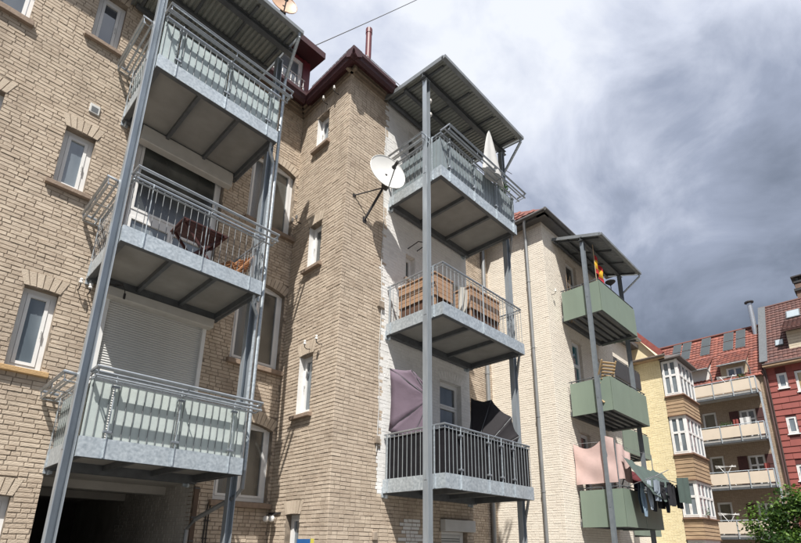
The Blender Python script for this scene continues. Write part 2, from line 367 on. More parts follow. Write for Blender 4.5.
def near_house():
    rnd = random.Random(3)
    H = thing('brick_house', 'tall beige brick house with a projecting bay partly painted white', 'house', (XS, YM, GZ))
    # ---- recessed wall on the left
    T = wallY(YL)
    small = [(0.93, 1.40, 9.20, 10.42), (0.93, 1.40, 5.88, 7.06), (0.93, 1.40, 2.56, 3.90), (0.93, 1.40, -0.72, 0.64)]
    wide = [(-0.92, 0.04, 8.72, 10.35), (-0.92, 0.04, 5.42, 7.09), (-0.92, 0.04, 2.15, 3.85), (-0.92, 0.04, -1.0, 0.6)]
    arched = [(4.45, 5.61, 7.05, 8.92), (4.45, 5.61, 3.66, 5.60), (4.45, 5.61, 0.82, 2.42)]
    doors = [(2.08, 3.86, 7.96, 10.35), (2.08, 3.86, 4.54, 7.80), (2.06, 3.90, 1.32, 4.46)]
    passage = (1.74, 4.08, GZ, 1.10)
    holes = small+wide+arched+doors+[passage]
    wl = sheet_with_holes(T, -9.0, XS, GZ, ZE, holes, 0.22)
    wall = wl.build('wall', MORTAR, H, recalc=False)
    for h in arched:
        sp = MB(); arch_spandrel(sp, T, h[0], h[1], h[3]-0.12, 0.12, 0.004, -0.13); sp.build('arch_corner', MORTAR, wall)
    heads = [(h[0]-0.03, h[1]+0.03, h[3], h[3]+0.26) for h in small+wide]+[(h[0]-0.06, min(h[1]+0.06, XS-.01), h[3]-.11, h[3]+0.16) for h in arched]
    rects = brick_rects(-2.6, XS-0.005, GZ, ZE-0.2, holes+heads, rnd)
    count = [0]
    def pick(u, z):
        ok = -0.75 < u < 1.72 and -0.15 < z < 2.9 and count[0] < 298
        if ok: count[0] += 1
        return ok
    lay_bricks(wall, T, rects, lambda u, z: BEIGE, rnd, pick)
    # plain continuation further left, beyond the picture
    far = brick_rects(-9.0, -2.61, GZ, ZE-0.2, [], rnd); lay_bricks(wall, T, far, lambda u, z: BEIGE, rnd)
    ar = MB()
    for h in small+wide: soldier_arch(ar, T, h[0], h[1], h[3]+0.004, 0.012, 0.245, ext=0.02)
    for h in arched: soldier_arch(ar, T, h[0], h[1], h[3]-0.116, 0.12, 0.22)
    ar.build('arch_brickwork', ARCHB, wall)['kind'] = 'stuff'
    for i, h in enumerate(small): window(H, T, *h, inset=0.13, fw=0.075, glass=(GLASS, GLASSC, GLASSC, GLASSD)[i], sill=(STONE, STONE, SANDST, STONE)[i], sill_ext=0.10, sill_h=0.10)
    for h in wide: window(H, T, *h, inset=0.12, cols=2, glass=GLASS, sill=STONE, sill_ext=0.08, sill_h=0.13)
    for h in arched: window(H, T, *h, inset=0.12, cols=2, fw=0.08, frame=PVC, glass=GLASSD, sill=STONE, sill_ext=0.07, sill_h=0.12, sill_out=0.11)
    # balcony doors and roller shutters
    for i, h in enumerate(doors):
        top = h[3]-(0.34 if i else 0.0)
        if i == 1:
            window(H, T, h[0]+.03, h[1]-.03, 6.0, h[3]-.06, inset=0.10, fw=0.07, glass=GLASSD, name='balcony_door'); window(H, T, h[0]+.03, h[1]-.03, h[2], 5.999, inset=0.10, fw=0.07, cols=2, glass=GLASSC, name='balcony_door')
        if i == 0:
            window(H, T, h[0]+.03, h[1]-.03, h[2], top-.02, inset=0.10, cols=2, rows=[0.72] if i == 1 else None, glass=GLASS if i == 1 else GLASSD, fw=0.07, name='balcony_door')
        if i == 1:
            mb = MB(); mb.prism([(h[0]-0.02, top), (h[1]+0.1, top), (h[1]+0.1, h[3]), (h[0]-0.02, h[3])], -0.02, 0.17, T)
            mb.build('shutter_box', SHUTBOX, H, bevel=0.012)
        if i == 2:
            mb = MB(); mb.prism([(h[0]-0.02, h[3]-0.37), (h[1]+0.06, h[3]-0.37), (h[1]+0.06, h[3]-.19), (h[1]+.06, h[3]-.19), (h[0]-0.02, h[3]-.19)], -0.02, 0.19, T)
            mb.build('shutter_box', SHUTBOX, H, bevel=0.012)
            sf = MB(T).box(h[0]+.07, h[1]-.07, -0.10, -0.062, h[2], h[3]-.004).build('roller_shutter', SHUT, H)
            for a in (h[0], h[1]-.07): MB(T).box(a, a+.0695, -0.12, 0.015, h[2], h[3]-.25).build('guide_rail', PVC, sf)
            z = h[2]
            # slats share one mesh
            me = MB(lambda a, d, zz: T(a, d, zz)); me.add([(h[0]+.06,-.06,0),(h[1]-.06,-.06,0),(h[1]-.06,-.045,.002),(h[0]+.06,-.045,.002),(h[0]+.06,-.036,.02),(h[1]-.06,-.036,.02),(h[1]-.06,-.045,.041),(h[0]+.06,-.045,.041),(h[0]+.06,-.06,.043),(h[1]-.06,-.06,.043)],
                    [(0,1,2,3),(3,2,5,4),(4,5,6,7),(7,6,9,8)])
            slm = me.mesh('shutter_slat', SHUT)
            while z < h[3]-.30:
                place('shutter_slat', slm, sf, (0, 0, z)); z += 0.0445
    # ventilation block, pipes, hooks, small holes
    MB(T).box(1.18, 1.35, -0.02, 0.035, 7.56, 7.76).build('vent_cover', PVCG, H, bevel=0.008)
    MB(T).box(1.21, 1.32, 0.03, 0.038, 7.585, 7.70).build('vent_grille', STEELD, H)
    for u, z in ((1.63, 4.10), (1.78, 4.06)): insulator(H, T(u, 0, z), (0, -1, 0))
    # passage under the house
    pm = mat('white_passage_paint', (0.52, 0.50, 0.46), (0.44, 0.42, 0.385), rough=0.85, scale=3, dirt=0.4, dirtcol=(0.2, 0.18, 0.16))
    x0, x1, z1 = passage[0], passage[1], passage[3]; yb = YL+7.5
    mb = MB(); mb.add([(x0,YL+.22,z1),(x1,YL+.22,z1),(x1,yb,z1),(x0,yb,z1)], [(0,1,2,3)]); mb.box(x0, x1, YL+1.3, YL+1.55, z1-0.16, z1-.003); mb.box(x0, x1, YL+3.6, YL+3.9, z1-0.16, z1-.003)
    mb.build('passage_ceiling', pm, H)
    mb = MB(); mb.add([(x1,YL+.22,GZ),(x1,yb,GZ),(x1,yb,z1),(x1,YL+.22,z1)], [(0,1,2,3)]); pw = mb.build('passage_wall', pm, H)
    TT = lambda u, d, z: (x1-d, u, z)
    lay_bricks(pw, TT, brick_rects(YL+.03, YL+4.0, GZ, z1-.02, [], rnd), lambda u, z: pm, rnd)
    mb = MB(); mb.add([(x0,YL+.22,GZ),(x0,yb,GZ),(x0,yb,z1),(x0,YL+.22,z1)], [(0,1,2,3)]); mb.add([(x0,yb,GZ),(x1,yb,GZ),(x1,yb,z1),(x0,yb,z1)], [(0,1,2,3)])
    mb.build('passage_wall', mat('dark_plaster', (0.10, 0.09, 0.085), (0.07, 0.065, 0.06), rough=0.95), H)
    mb = MB(T)
    mb.box(4.085, 4.17, 0.0, 0.045, GZ, 1.02); pl = mb.build('corner_post', mat('rusty_guard', (0.13, 0.085, 0.06), (0.085, 0.06, 0.045), rough=0.8, scale=9, stretch=(1,1,.3)), H)
    for z in (-.6, .05, .46, .98): MB(T).box(4.08, 4.176, 0.0, 0.05, z, z+0.02).build('clip', STEELD, pl)
    mb = MB(T)
    for u in (4.36, 4.41): mb.tube([(u, 0.02, GZ), (u, 0.02, 0.55), (u+.02, 0.02, 0.75)], 0.011, 6)
    for z in (-.5, .1, .42): mb.box(4.33, 4.44, 0.0, 0.03, z, z+.015)
    mb.build('cable', DARK, H)
    # ---- projecting bay: side
    T = wallX(XS)
    sw = [(8.13, 8.60, 9.24, 10.22), (8.13, 8.60, 5.93, 7.05), (8.13, 8.60, 2.55, 3.83), (8.20, 8.66, -0.75, 0.57)]
    sd = sheet_with_holes(T, YM, YL, GZ, ZE, sw, 0.22).build('wall', MORTAR, H, recalc=False)
    hd = [(h[0]-.03, h[1]+.03, h[3], h[3]+.26) for h in sw]
    lay_bricks(sd, T, brick_rects(YM-0.01, YL, GZ, ZE-.2, sw+hd, rnd), lambda u, z: BEIGE, rnd)
    ar = MB()
    for h in sw: soldier_arch(ar, T, h[0], h[1], h[3]+.004, 0.015, .245, ext=.02)
    ar.build('arch_brickwork', ARCHB, sd)['kind'] = 'stuff'
    for h in sw[:3]: MB(T).add([(h[1]-.004,0.004,h[2]),(h[1]-.004,-.13,h[2]),(h[1]-.004,-.13,h[3]),(h[1]-.004,0.004,h[3])], [(0,1,2,3)]).build('white_reveal', WHITEB, sd)
    for i, h in enumerate(sw): window(H, T, *h, inset=0.13, fw=0.06, frame=PVC, glass=(GLASSC, GLASSD, GLASSC, GLASSC)[i], sill=STONE, sill_ext=(0.10 if i < 3 else 0.02), sill_h=0.10, sill_out=0.10)
    for u, z in ((8.22, 10.42), (7.80, 10.42), (8.24, 3.93), (7.84, 3.93), (9.14, 7.36), (8.98, 7.36)): insulator(H, T(u, 0, z), (-1, 0, 0))
    mb = MB(T); mb.box(8.84, 9.26, 0.0, 0.03, 0.60, 0.63)
    for u in (8.95, 9.15): mb.tube([(u, 0.02, 0.6), (u, 0.10, 0.585), (u, 0.13, 0.56)], 0.012, 6)
    lp = mb.build('wall_lamp', DARK, H)
    for u in (8.95, 9.15): MB().lathe(Vector(T(u, 0.14, 0.44)), [(0.015,0),(0.05,0.015),(0.066,0.05),(0.06,0.09),(0.035,0.12)], 12).build('lamp_globe', PORC, lp, smooth=True)
    # ---- projecting bay: front, brick on the left, painted white behind the balconies
    T = wallY(YM); XE = 9.98
    fh = [(7.66, 8.14, 7.95, 10.42), (8.86, 9.62, 7.95, 10.3), (7.60, 7.92, 6.05, 6.70), (8.84, 9.64, 4.6, 6.62), (8.80, 9.62, 1.28, 3.84), (8.80, 9.72, -1.0, 0.34)]
    fr = sheet_with_holes(T, XS, XE, GZ, ZE, fh, 0.22).build('wall', MORTAR, H, recalc=False)
    def fm(u, z): return WHITEB if (z > 0.98 and u > 6.86+rnd.uniform(-.03, .03)) or (7.56 < u < 8.09 and -1 < z < 0.56) else BEIGE
    hd = [(8.74, 9.72, 3.84, 4.12), (8.76, 9.76, .34, .62)]
    lay_bricks(fr, T, brick_rects(XS-0.008, XE, GZ, ZE-.2, fh+hd, rnd), fm, rnd, depth=.7)
    ar = MB(); soldier_arch(ar, T, 8.80, 9.66, 3.845, 0.10, .16); ar.build('arch_brickwork', WHITEB, fr)['kind'] = 'stuff'
    # painted joints: a thin skin of paint between the bricks, cut round the openings
    sk = MB(T); us = sorted({6.85, XE, *[x for h in fh for x in h[:2]]}); zs = sorted({0.98, ZE-.2, *[x for h in fh for x in h[2:] if x > .98]})
    for a, b in zip(us, us[1:]):
        for c, d in zip(zs, zs[1:]):
            if not any(h[0] < (a+b)/2 < h[1] and h[2] < (c+d)/2 < h[3] for h in fh): sk.add([(a,.0025,c),(b,.0025,c),(b,.0025,d),(a,.0025,d)], [(0,1,2,3)])
    for h in fh[:5]:
        a, b, c, d = h; e = -.118
        sk.add([(a+.003,.0025,c),(a+.003,e,c),(a+.003,e,d),(a+.003,.0025,d)], [(0,1,2,3)]); sk.add([(b-.003,.0025,c),(b-.003,e,c),(b-.003,e,d),(b-.003,.0025,d)], [(0,3,2,1)]); sk.add([(a,.0025,d-.003),(a,e,d-.003),(b,e,d-.003),(b,.0025,d-.003)], [(0,1,2,3)])
    sk.build('painted_joints', WHITEM, fr)
    for i, h in enumerate(fh):
        window(H, T, *h, inset=0.12, fw=0.06, frame=PVC, glass=GLASSD if i not in (4,) else GLASS, rows=[0.76] if i in (1, 3, 4) else None, name='balcony_door' if i in (1, 3, 4) else 'window', sill=STONE if i in (2, 5) else None)
    MB(T).box(8.78, 9.88, -0.01, 0.14, 0.345, 0.60).build('shutter_box', PVCG, H, bevel=0.01)
    # slats of the half-closed blinds behind the ground and first floor doors
    for h in (fh[4], fh[5]):
        z = h[2]+.9 if h is fh[4] else h[2]
        z1 = 2.75 if h is fh[4] else h[3]-.06
        bl = MB(T).box(h[0]+.10, h[1]-.10, -0.14, -0.10, z1-.05, z1-.01).build('blind', PVCG, H)
        me = MB(T).add([(h[0]+.11,-.135,0),(h[1]-.11,-.135,0),(h[1]-.11,-.115,.035),(h[0]+.11,-.115,.035)], [(0,1,2,3)]).mesh('blind_slat', SHUT)
        while z < z1-.05: place('blind_slat', me, bl, (0, 0, z)); z += .05
    mb = MB(T); mb.tube([(7.66, 0, 6.86), (7.72, .3, 6.96), (8.0, .34, 7.02)], .012, 6); mb.tube([(7.99, 0, 6.95), (8.0, .34, 7.02)], .012, 6); mb.build('wall_bracket', DARK, H)
    # cable running down the edge of the paint
    mb = MB(T)
    mb.tube([(6.80+.02*math.sin(i*1.3), 0.03, 9.9-i*.45) for i in range(19)], .008, 5); mb.build('cable', PVCG, H)
    for z, w in ((2.05, .06), (5.05, .09), (0.2, .05)):
        mb = MB(T); mb.box(6.80-w, 6.80+w, 0, .06, z-.08, z+.08); mb.build('junction_box', mat('old_junction', (0.36, 0.3, 0.24), (0.22, 0.18, 0.14), rough=.9), H, bevel=.01)
    # right side of the bay and the next recess
    TR = lambda u, d, z: (XE+d, u, z)
    sr = sheet_with_holes(TR, YM, YL, GZ, ZE, [], .2).build('wall', MORTAR, H, recalc=False)
    lay_bricks(sr, TR, brick_rects(YM, YL, GZ, ZE-.2, [], rnd), lambda u, z: BEIGE, rnd)
    T = wallY(YL)
    rc = sheet_with_holes(T, XE, 13.97, GZ, ZE, [(11.0, 12.1, 1.5, 3.6), (11.0, 12.1, 4.8, 6.9), (11.0, 12.1, 8.1, 10.1)], .2)
    rw = rc.build('wall', MORTAR, H, recalc=False)
    rh = [(11.0, 12.1, 1.5, 3.6), (11.0, 12.1, 4.8, 6.9), (11.0, 12.1, 8.1, 10.1)]
    lay_bricks(rw, T, brick_rects(XE, 13.96, GZ, ZE-.2, rh, rnd), lambda u, z: BEIGE, rnd)
    for h in rh: window(H, T, *h, cols=2, glass=GLASSD, sill=STONE)
    mb = MB(T); mb.tube([(13.56, .09, GZ), (13.56, .09, 10.6)], .075, 12)
    dp = mb.build('downpipe', ZINC, H, smooth=True)
    for z in (-.5, 1.1, 3.2, 5.6, 8.): MB(T).tube([(13.56, .09, z), (13.56, .09, z+.1)], .086, 12).build('pipe_collar', ZINC, dp)
    # ---- cornice, eaves and roof
    co = MB()
    for T2, a, b in ((wallY(YL), -9, XS), (wallX(XS), YM-.18, YL-.02), (wallY(YM), XS-.18, 6.74), (wallY(YL), XE+.2, 13.7)):
        m2 = MB(T2); m2.box(a, b, -.02, .05, ZE-.24, ZE-.15); m2.box(a, b, -.02, .10, ZE-.149, ZE-.07); m2.box(a, b, -.02, .15, ZE-.069, ZE-.01); co.v, co.f = co.v, co.f; co.add(m2.v, m2.f)
    co.build('cornice', mat('cornice_brick', (0.30, 0.235, 0.175), (0.22, 0.17, 0.125), rough=.9, scale=7, bump=.4), H)
    ev = MB(); z0, z1 = 10.70, 10.96
    XF, YF2, YFL = XS-.22, YM-.33, 8.85
    def eave(p, q, out):      # moulded gutter board along an edge
        p = Vector(p); q = Vector(q); o = Vector(out)
        prof = [(-.16, z0+.10), (-.02, z0), (.04, z0+.06), (.055, z0+.12), (.09, z0+.17), (.09, z1), (-.16, z1)]
        n = len(prof); vs = [p+o*d+Vector((0,0,z)) for d, z in prof]+[q+o*d+Vector((0,0,z)) for d, z in prof]
        ev.add(vs, [tuple(range(n)), tuple(range(n, 2*n))[::-1]]+[(k, n+k, n+(k+1)%n, (k+1)%n) for k in range(n)])
    eave((-9, YFL, 0), (XF-.06, YFL, 0), (0,-1,0)); eave((XF, YF2-.1, 0), (XF, YFL, 0), (-1,0,0)); eave((XF-.1, YF2, 0), (6.74, YF2, 0), (0,-1,0)); eave((XE+.25, YFL, 0), (13.6, YFL, 0), (0,-1,0))
    # soffit boards
    ev.box(-9, XS, YFL, YL, z0+.215, z0+.23); ev.box(XF, XS, YF2, YL, z0+.217, z0+.232); ev.box(XF, 6.74, YF2, YM, z0+.219, z0+.234)
    ev.build('eaves', DKRED, H)
    rf = MB(); zr = z1+.01
    rf.add([(-9,YFL-.05,zr),(XF+.02,YFL-.05,zr),(XF+.02,YFL+4,zr+4.2),(-9,YFL+4,zr+4.2)], [(0,1,2,3)])
    rf.add([(XF-.02,YF2-.05,zr),(XE+.3,YF2-.05,zr),(XE-1.6,YFL+2,zr+3.1),(XF+1.9,YFL+2,zr+3.1)], [(0,1,2,3)])
    rf.add([(XF-.02,YF2-.05,zr),(XF+1.9,YFL+2,zr+3.1),(XF-.02,YFL+2,zr)], [(0,1,2)])
    rf.add([(XE+.3,YF2-.05,zr),(XE-1.6,YFL+2,zr+3.1),(XE+.3,YFL+2,zr)], [(0,2,1)])
    rf.add([(XE-.2,YFL-.05,zr),(13.9,YFL-.05,zr),(13.9,YFL+4,zr+4.2),(XE-.2,YFL+4,zr+4.2)], [(0,1,2,3)])
    roof = rf.build('roof', TILEB, H, recalc=False)
    sg = MB()
    def guard(p, q, nrm):
        p = Vector(p); q = Vector(q); n = int((q-p).length/.13)
        sg.tube([p+Vector((0,0,.2)), q+Vector((0,0,.2))], .010, 5); sg.tube([p+Vector((0,0,.11)), q+Vector((0,0,.11))], .008, 5)
        for i in range(n+1):
            a = p+(q-p)*i/n; sg.tube([a-Vector((0,0,.1)), a+Vector((0,0,.21))], .009, 5)
    guard((XF+.05, YF2+.25, zr+.10), (XF+.05, YFL-.1, zr+.10), 0); guard((XF+.45, YF2+.10, zr+.12), (7.6, YF2+.10, zr+.12), 0); guard((4.3, YFL+.1, zr+.1), (5.4, YFL+.1, zr+.1), 0)
    sg.build('snow_guard', STEEL, roof)
    MB().tube([(6.93, 8.25, 11.9), (6.93, 8.25, 14.05)], .085, 14).tube([(6.93, 8.25, 13.95), (6.93, 8.25, 14.12)], .095, 14).build('vent_pipe', RED, roof, smooth=True)
    # dormer
    yD = 9.12
    dm = MB(); dm.box(5.45, 5.66, yD, yD+1.6, 11.2, 12.42); dm.box(3.4, 3.62, yD, yD+1.6, 11.2, 12.42); dm.box(3.62, 5.45, yD+.02, yD+1.6, 11.2, 11.40); dm.box(3.62, 5.45, yD+.02, yD+1.6, 12.34, 12.42)
    dm.build('dormer', RED, H)
    T = wallY(yD)
    window(H, T, 4.55, 5.45, 11.40, 12.34, inset=.06, fw=.06, glass=GLASSC)
    window(H, T, 3.62, 4.55, 11.40, 12.34, inset=.06, fw=.06, glass=GLASSC)
    gb = MB(T)
    for i in range(15): gb.tube([(3.7+i*.125, .05, 11.36), (3.7+i*.125, .05, 11.66)], .010, 5)
    gb.tube([(3.62, .05, 11.66), (5.5, .05, 11.66)], .012, 5); gb.build('dormer_guard', PVCG, H)
    dr = MB(); dr.add([(3.2,yD-.42,12.42),(5.83,yD-.42,12.42),(5.83,yD+1.7,12.78),(3.2,yD+1.7,12.78),(3.2,yD-.42,12.62),(5.83,yD-.42,12.62),(5.83,yD+1.7,12.98),(3.2,yD+1.7,12.98)], [(0,3,2,1),(4,5,6,7),(0,1,5,4),(1,2,6,5),(2,3,7,6),(3,0,4,7)])
    dr.build('dormer_roof', DKRED, H)
near_house()

# ------------------------------------------------------------------ steel balconies
BAL_ME = {}
def rod_mesh(h, r, m, sq=False):
    k = (round(h, 3), r, m.name)
    if k not in BAL_ME:
        mb = MB(); mb.tube([(0,0,0),(0,0,h)], r, 6); BAL_ME[k] = mb.mesh('baluster', m, smooth=True)
    return BAL_ME[k]
def steel_balcony(label, x0, x1, yf, yw, z0, joints, glass=True, rack=True, spacing=0.115, group=None, screen=None, glassmat=FROST, bal=ROD, br=.0055):
    B = thing('balcony', label, 'balcony', ((x0+x1)/2, yw, z0), group)
    FH, RZ = 0.27, z0+1.17
    # fascia plates with open joints, and a lip at the lower edge
    xs = [x0]+[x0+(x1-x0)*j for j in joints]+[x1]
    for a, b in zip(xs, xs[1:]): MB().box(a+.003, b-.003, yf, yf+.008, z0, z0+FH).build('fascia', STEEL, B)
    ys = [yf+.009, yf+(yw-yf)*.5, yw-.03]
    for a, b in zip(ys, ys[1:]):
        MB().box(x0, x0+.008, a, b-.004, z0, z0+FH).build('fascia', STEEL, B); MB().box(x1-.008, x1, a, b-.004, z0, z0+FH).build('fascia', STEEL, B)
    mb = MB(); mb.box(x0+.009, x1-.009, yf+.009, yf+.05, z0-.006, z0+.004); mb.box(x0+.009, x0+.05, yf+.051, yw-.05, z0-.006, z0+.004); mb.box(x1-.05, x1-.009, yf+.051, yw-.05, z0-.006, z0+.004)
    mb.build('edge_lip', STEELD, B)
    # floor panels on a frame of channels
    n = 3; w = (x1-x0-.1)/n
    for i in range(n): MB().box(x0+.05+i*w+.002, x0+.05+(i+1)*w-.002, yf+.05, yw-.04, z0+.125, z0+.19).build('floor_panel', SLAB, B)
    MB().box(x0+.02, x1-.02, yf+.02, yf+.10, z0+.006, z0+.124).build('beam', STEELD, B)
    MB().box(x0+.02, x1-.02, yw-.14, yw-.04, z0-.03, z0+.124).build('beam', STEELD, B)
    for s in (0, 1):
        a = x0+.02 if s == 0 else x1-.10
        MB().box(a, a+.08, yf+.101, yw-.141, z0+.006, z0+.123).build('beam', STEELD, B)
    for i in range(1, n):
        a = x0+.05+i*w; MB().box(a-.03, a+.03, yf+.101, yw-.141, z0+.03, z0+.1245).build('beam', STEELD, B)
    for a in (x0+.05, x1-.17):
        MB().box(a-.05, a+.07, yw-.039, yw-.002, z0-.08, z0+.12).box(a, a+.02, yw-.12, yw-.0395, z0-.10, z0-.031).build('wall_bracket', STEEL, B)
    # balusters
    h = RZ-.02-(z0+FH-.03); rm = rod_mesh(h, br, bal)
    nb = round((x1-x0-.08)/spacing)
    for i in range(nb+1): place('baluster', rm, B, (x0+.04+(x1-x0-.08)*i/nb, yf+.03, z0+FH-.03))
    ns = round((yw-yf-.12)/spacing)
    for s in (x0+.03, x1-.03):
        for i in range(1, ns+1): place('baluster', rm, B, (s, yf+.04+(yw-yf-.12)*i/ns, z0+FH-.03))
    # flat-bar posts that run down over the fascia
    for x in xs[1:-1]:
        p = MB().box(x-.005, x+.005, yf-.022, yf-.001, z0+.01, RZ-.01).build('rail_post', STEEL, B)
        if glass or screen:
            for z in (z0+FH+.09, RZ-.17): MB().box(x-.055, x+.055, yf-.03, yf+.02, z-.018, z+.018).build('clamp', TUBE, p, bevel=.005)
    for y in (yf+.25, yw-.15):
        for s, e in ((x0-.012, x0-.001), (x1+.001, x1+.012)): MB().box(s, e, y-.015, y+.015, z0+.01, RZ-.01).build('rail_post', STEEL, B)
    # handrail
    mb = MB(); mb.tube([(x0+.03, yw-.03, RZ), (x0+.03, yf+.03, RZ), (x1-.03, yf+.03, RZ), (x1-.03, yw-.03, RZ)], .022, 8)
    mb.tube([(x0+.03, yw-.03, RZ-.07), (x0+.03, yf+.03, RZ-.07), (x1-.03, yf+.03, RZ-.07), (x1-.03, yw-.03, RZ-.07)], .010, 6)
    mb.build('handrail', TUBE, B, smooth=True)
    if glass:
        for a, b in zip(xs, xs[1:]): MB().box(a+.012, b-.012, yf+.046, yf+.056, z0+FH-.02, RZ-.11).build('glass_panel', glassmat, B)
        for s in (x0+.046, x1-.056):
            for a, b in ((yf+.07, yf+(yw-yf)*.5-.01), (yf+(yw-yf)*.5+.01, yw-.08)): MB().box(s, s+.01, a, b, z0+FH-.02, RZ-.11).build('glass_panel', glassmat, B)
    if screen:
        MB().box(x0+.05, x1-.05, yf+.046, yf+.05, z0+FH-.04, RZ-.05).build('privacy_cloth', screen, B)
        MB().box(x0+.046, x0+.05, yf+.051, yw-.08, z0+FH-.04, RZ-.05).build('privacy_cloth', screen, B)
    if rack:
        # flower-box rack of tubes hung outside the handrail
        o1, o2 = .26, .12
        def rk(pts): return pts
        for nm, p0, p1, nx in (('front', (x0-.02, yf), (x1+.10, yf), (0, -1)), ('side', (x0, yw-.05), (x0, yf+.32), (-1, 0))):
            P = Vector((p0[0], p0[1], 0)); Q = Vector((p1[0], p1[1], 0)); nv = Vector((nx[0], nx[1], 0))
            mb = MB()
            A = lambda p, o, z: p+nv*o+Vector((0, 0, z))
            mb.tube([A(P, .02, RZ-.02), A(P, o1, RZ), A(Q, o1, RZ), A(Q, .02, RZ-.02)], .024, 8)
            mb.tube([A(P, o2, RZ-.03), A(Q, o2, RZ-.03)], .018, 8)
            mb.tube([A(P, o1-.02, RZ-.12), A(Q, o1-.02, RZ-.12)], .019, 8); mb.tube([A(P, .06, RZ-.13), A(Q, .06, RZ-.13)], .016, 7)
            k = max(2, round((Q-P).length/1.0))
            for i in range(k+1):
                c = P+(Q-P)*(i/k)*.98+(Q-P)*.01
                mb.tube([A(c, -.02, RZ-.13), A(c, o1-.02, RZ-.125), A(c, o1, RZ)], .010, 6)
            mb.build('flower_rack', TUBE, B, smooth=True)
    return B
def canopy(label, x0, x1, yf, yw, zf, zw, posts, group=None, pipe=None, sheet=SHEET, pm=STEELP, beam_y=None, pw=.125, ztop=None):
    """posts: (x,y) lower corner; sheet slopes from zw at the wall to zf at the front"""
    C = thing('balcony_canopy', label, 'canopy', (posts[0][0], posts[0][1], GZ), group)
    zs = lambda y: zf+(zw-zf)*(y-yf)/(yw-yf)
    for px, py in posts:
        z1 = zs(py)-.18; t = .012
        mb = MB(); mb.box(px, px+t, py, py+pw, GZ, z1); mb.box(px+pw-t, px+pw, py, py+pw, GZ, z1); mb.box(px+t, px+pw-t, py+pw-.014, py+pw-.002, GZ, z1)
        p = mb.build('post', pm, C)
        MB().box(px-.05, px+pw+.05, py-.05, py+pw+.05, GZ, GZ+.02).build('base_plate', pm, p)
        MB().box(px-.01, px+pw+.01, py-.01, py+pw+.01, z1, z1+.012).build('cap_plate', pm, p)
        for zc in (1.25, 4.5, 7.9): MB().box(px-.006, px-.0005, py+.03, py+pw-.03, zc-.09, zc+.09).build('bolt_plate', pm, p)
    by = posts[0][1]+pw/2
    mb = MB(); ax, bx = posts[0][0]-.08, posts[-1][0]+pw+.08
    mb.box(ax, bx, by-.06, by+.06, zs(by)-.167, zs(by)-.155); mb.box(ax, bx, by-.06, by+.06, zs(by)-.052, zs(by)-.04); mb.box(ax, bx, by-.008, by+.008, zs(by)-.1549, zs(by)-.0521)
    mb.build('beam', STEELD, C)
    for y in (yw-.1, (yw+by)/2): MB().box(x0+.06, x1-.06, y-.04, y+.04, zs(y)-.12, zs(y)-.04).build('beam', STEELD, C)
    for i in range(4):
        x = x0+.15+(x1-x0-.3)*i/3
        MB().bar((x, yf+.1, zs(yf+.1)-.05), (x, yw-.06, zs(yw-.06)-.05), .05, .05).build('rafter', STEELD, C)
    # trapezoidal sheet
    vs = []; fs = []; x = x0; prof = []
    while x < x1-.01:
        for dx, dz in ((0, 0), (.045, 0), (.06, .03), (.085, .03), (.10, 0)):
            if x+dx <= x1: prof.append((x+dx, dz))
        x += .10
    n = len(prof)
    for y in (yf, yw): vs += [(px, y, zs(y)-.02+dz) for px, dz in prof]
    fs = [(k, k+1, n+k+1, n+k) for k in range(n-1)]
    mb = MB(); mb.add(vs, fs); mb.build('roof_sheet', sheet, C, recalc=False)
    mb = MB(); mb.bar((x0-.01, yf-.02, zs(yf)), (x0-.01, yw, zs(yw)), .02, .11); mb.build('verge_trim', SHEETEDGE, C)
    mb = MB(); mb.bar((x1+.01, yf-.02, zs(yf)), (x1+.01, yw, zs(yw)), .02, .11); mb.build('verge_trim', SHEETEDGE, C)
    mb = MB(); mb.box(x0-.02, x1+.02, yf-.09, yf-.085, zf-.055, zf+.03); mb.box(x0-.02, x1+.02, yf-.085, yf+.01, zf-.055, zf-.05); mb.box(x0-.02, x1+.02, yf+.01, yf+.015, zf-.055, zf+.012); mb.box(x0-.02, x0-.015, yf-.085, yf+.01, zf-.05, zf+.02); mb.box(x1+.015, x1+.02, yf-.085, yf+.01, zf-.05, zf+.02)
    mb.build('gutter', SHEETEDGE, C)
    if pipe:
        px, py, zb = pipe; r = .036
        MB().tube([(x1-.05, yf-.04, zf-.05), (x1-.05, yf-.03, zf-.14), (px, py-.02, zf-.62), (px, py, zf-.75), (px, py, zb)], r, 10).build('downpipe', STEEL, C, smooth=True)
    return C
FROSTB = mat('frosted_glass_blue', (0.66, 0.75, 0.755), (0.56, 0.65, 0.66), rough=0.22, scale=3, trans=0.3, bump=.25, bscale=7, spec=0.6)
FROSTM = mat('smoked_frosted_glass', (0.36, 0.425, 0.45), (0.27, 0.325, 0.35), rough=0.2, scale=2.5, trans=0.3, spec=0.7)
YBF = 7.554; BX0, BX1 = 1.712, 4.072
BZ = (7.71, 4.305, 1.078)
steel_balcony('top steel balcony of the left tower with frosted glass sides, under its canopy', BX0, BX1, YBF, YL, BZ[0], (.13, .52, .89), group='left tower balconies', glassmat=FROSTB)
steel_balcony('middle steel balcony of the left tower with open bars, table and chair on it', BX0, BX1, YBF, YL, BZ[1], (.13, .52, .89), glass=False, group='left tower balconies')
steel_balcony('lowest steel balcony of the left tower with frosted glass, above the passage', BX0, BX1, YBF, YL, BZ[2], (.13, .52, .89), group='left tower balconies')
canopy('corrugated canopy on tall steel posts over the left balconies, small dish on top', 1.45, 4.17, 7.22, YL-.02, 10.42, 10.56, [(1.575, 7.62), (4.078, 7.93)], group='balcony canopies', pipe=(4.27, 7.86, 1.14))
YMF = 5.703; MX0, MX1 = 6.97, 9.985; MZ = (7.64, 4.365, 1.005)
BLK = mat('black_privacy_cloth', (0.010, 0.010, 0.012), (0.018, 0.017, 0.02), rough=.9, scale=5, bump=.3, bscale=9, spec=.15)
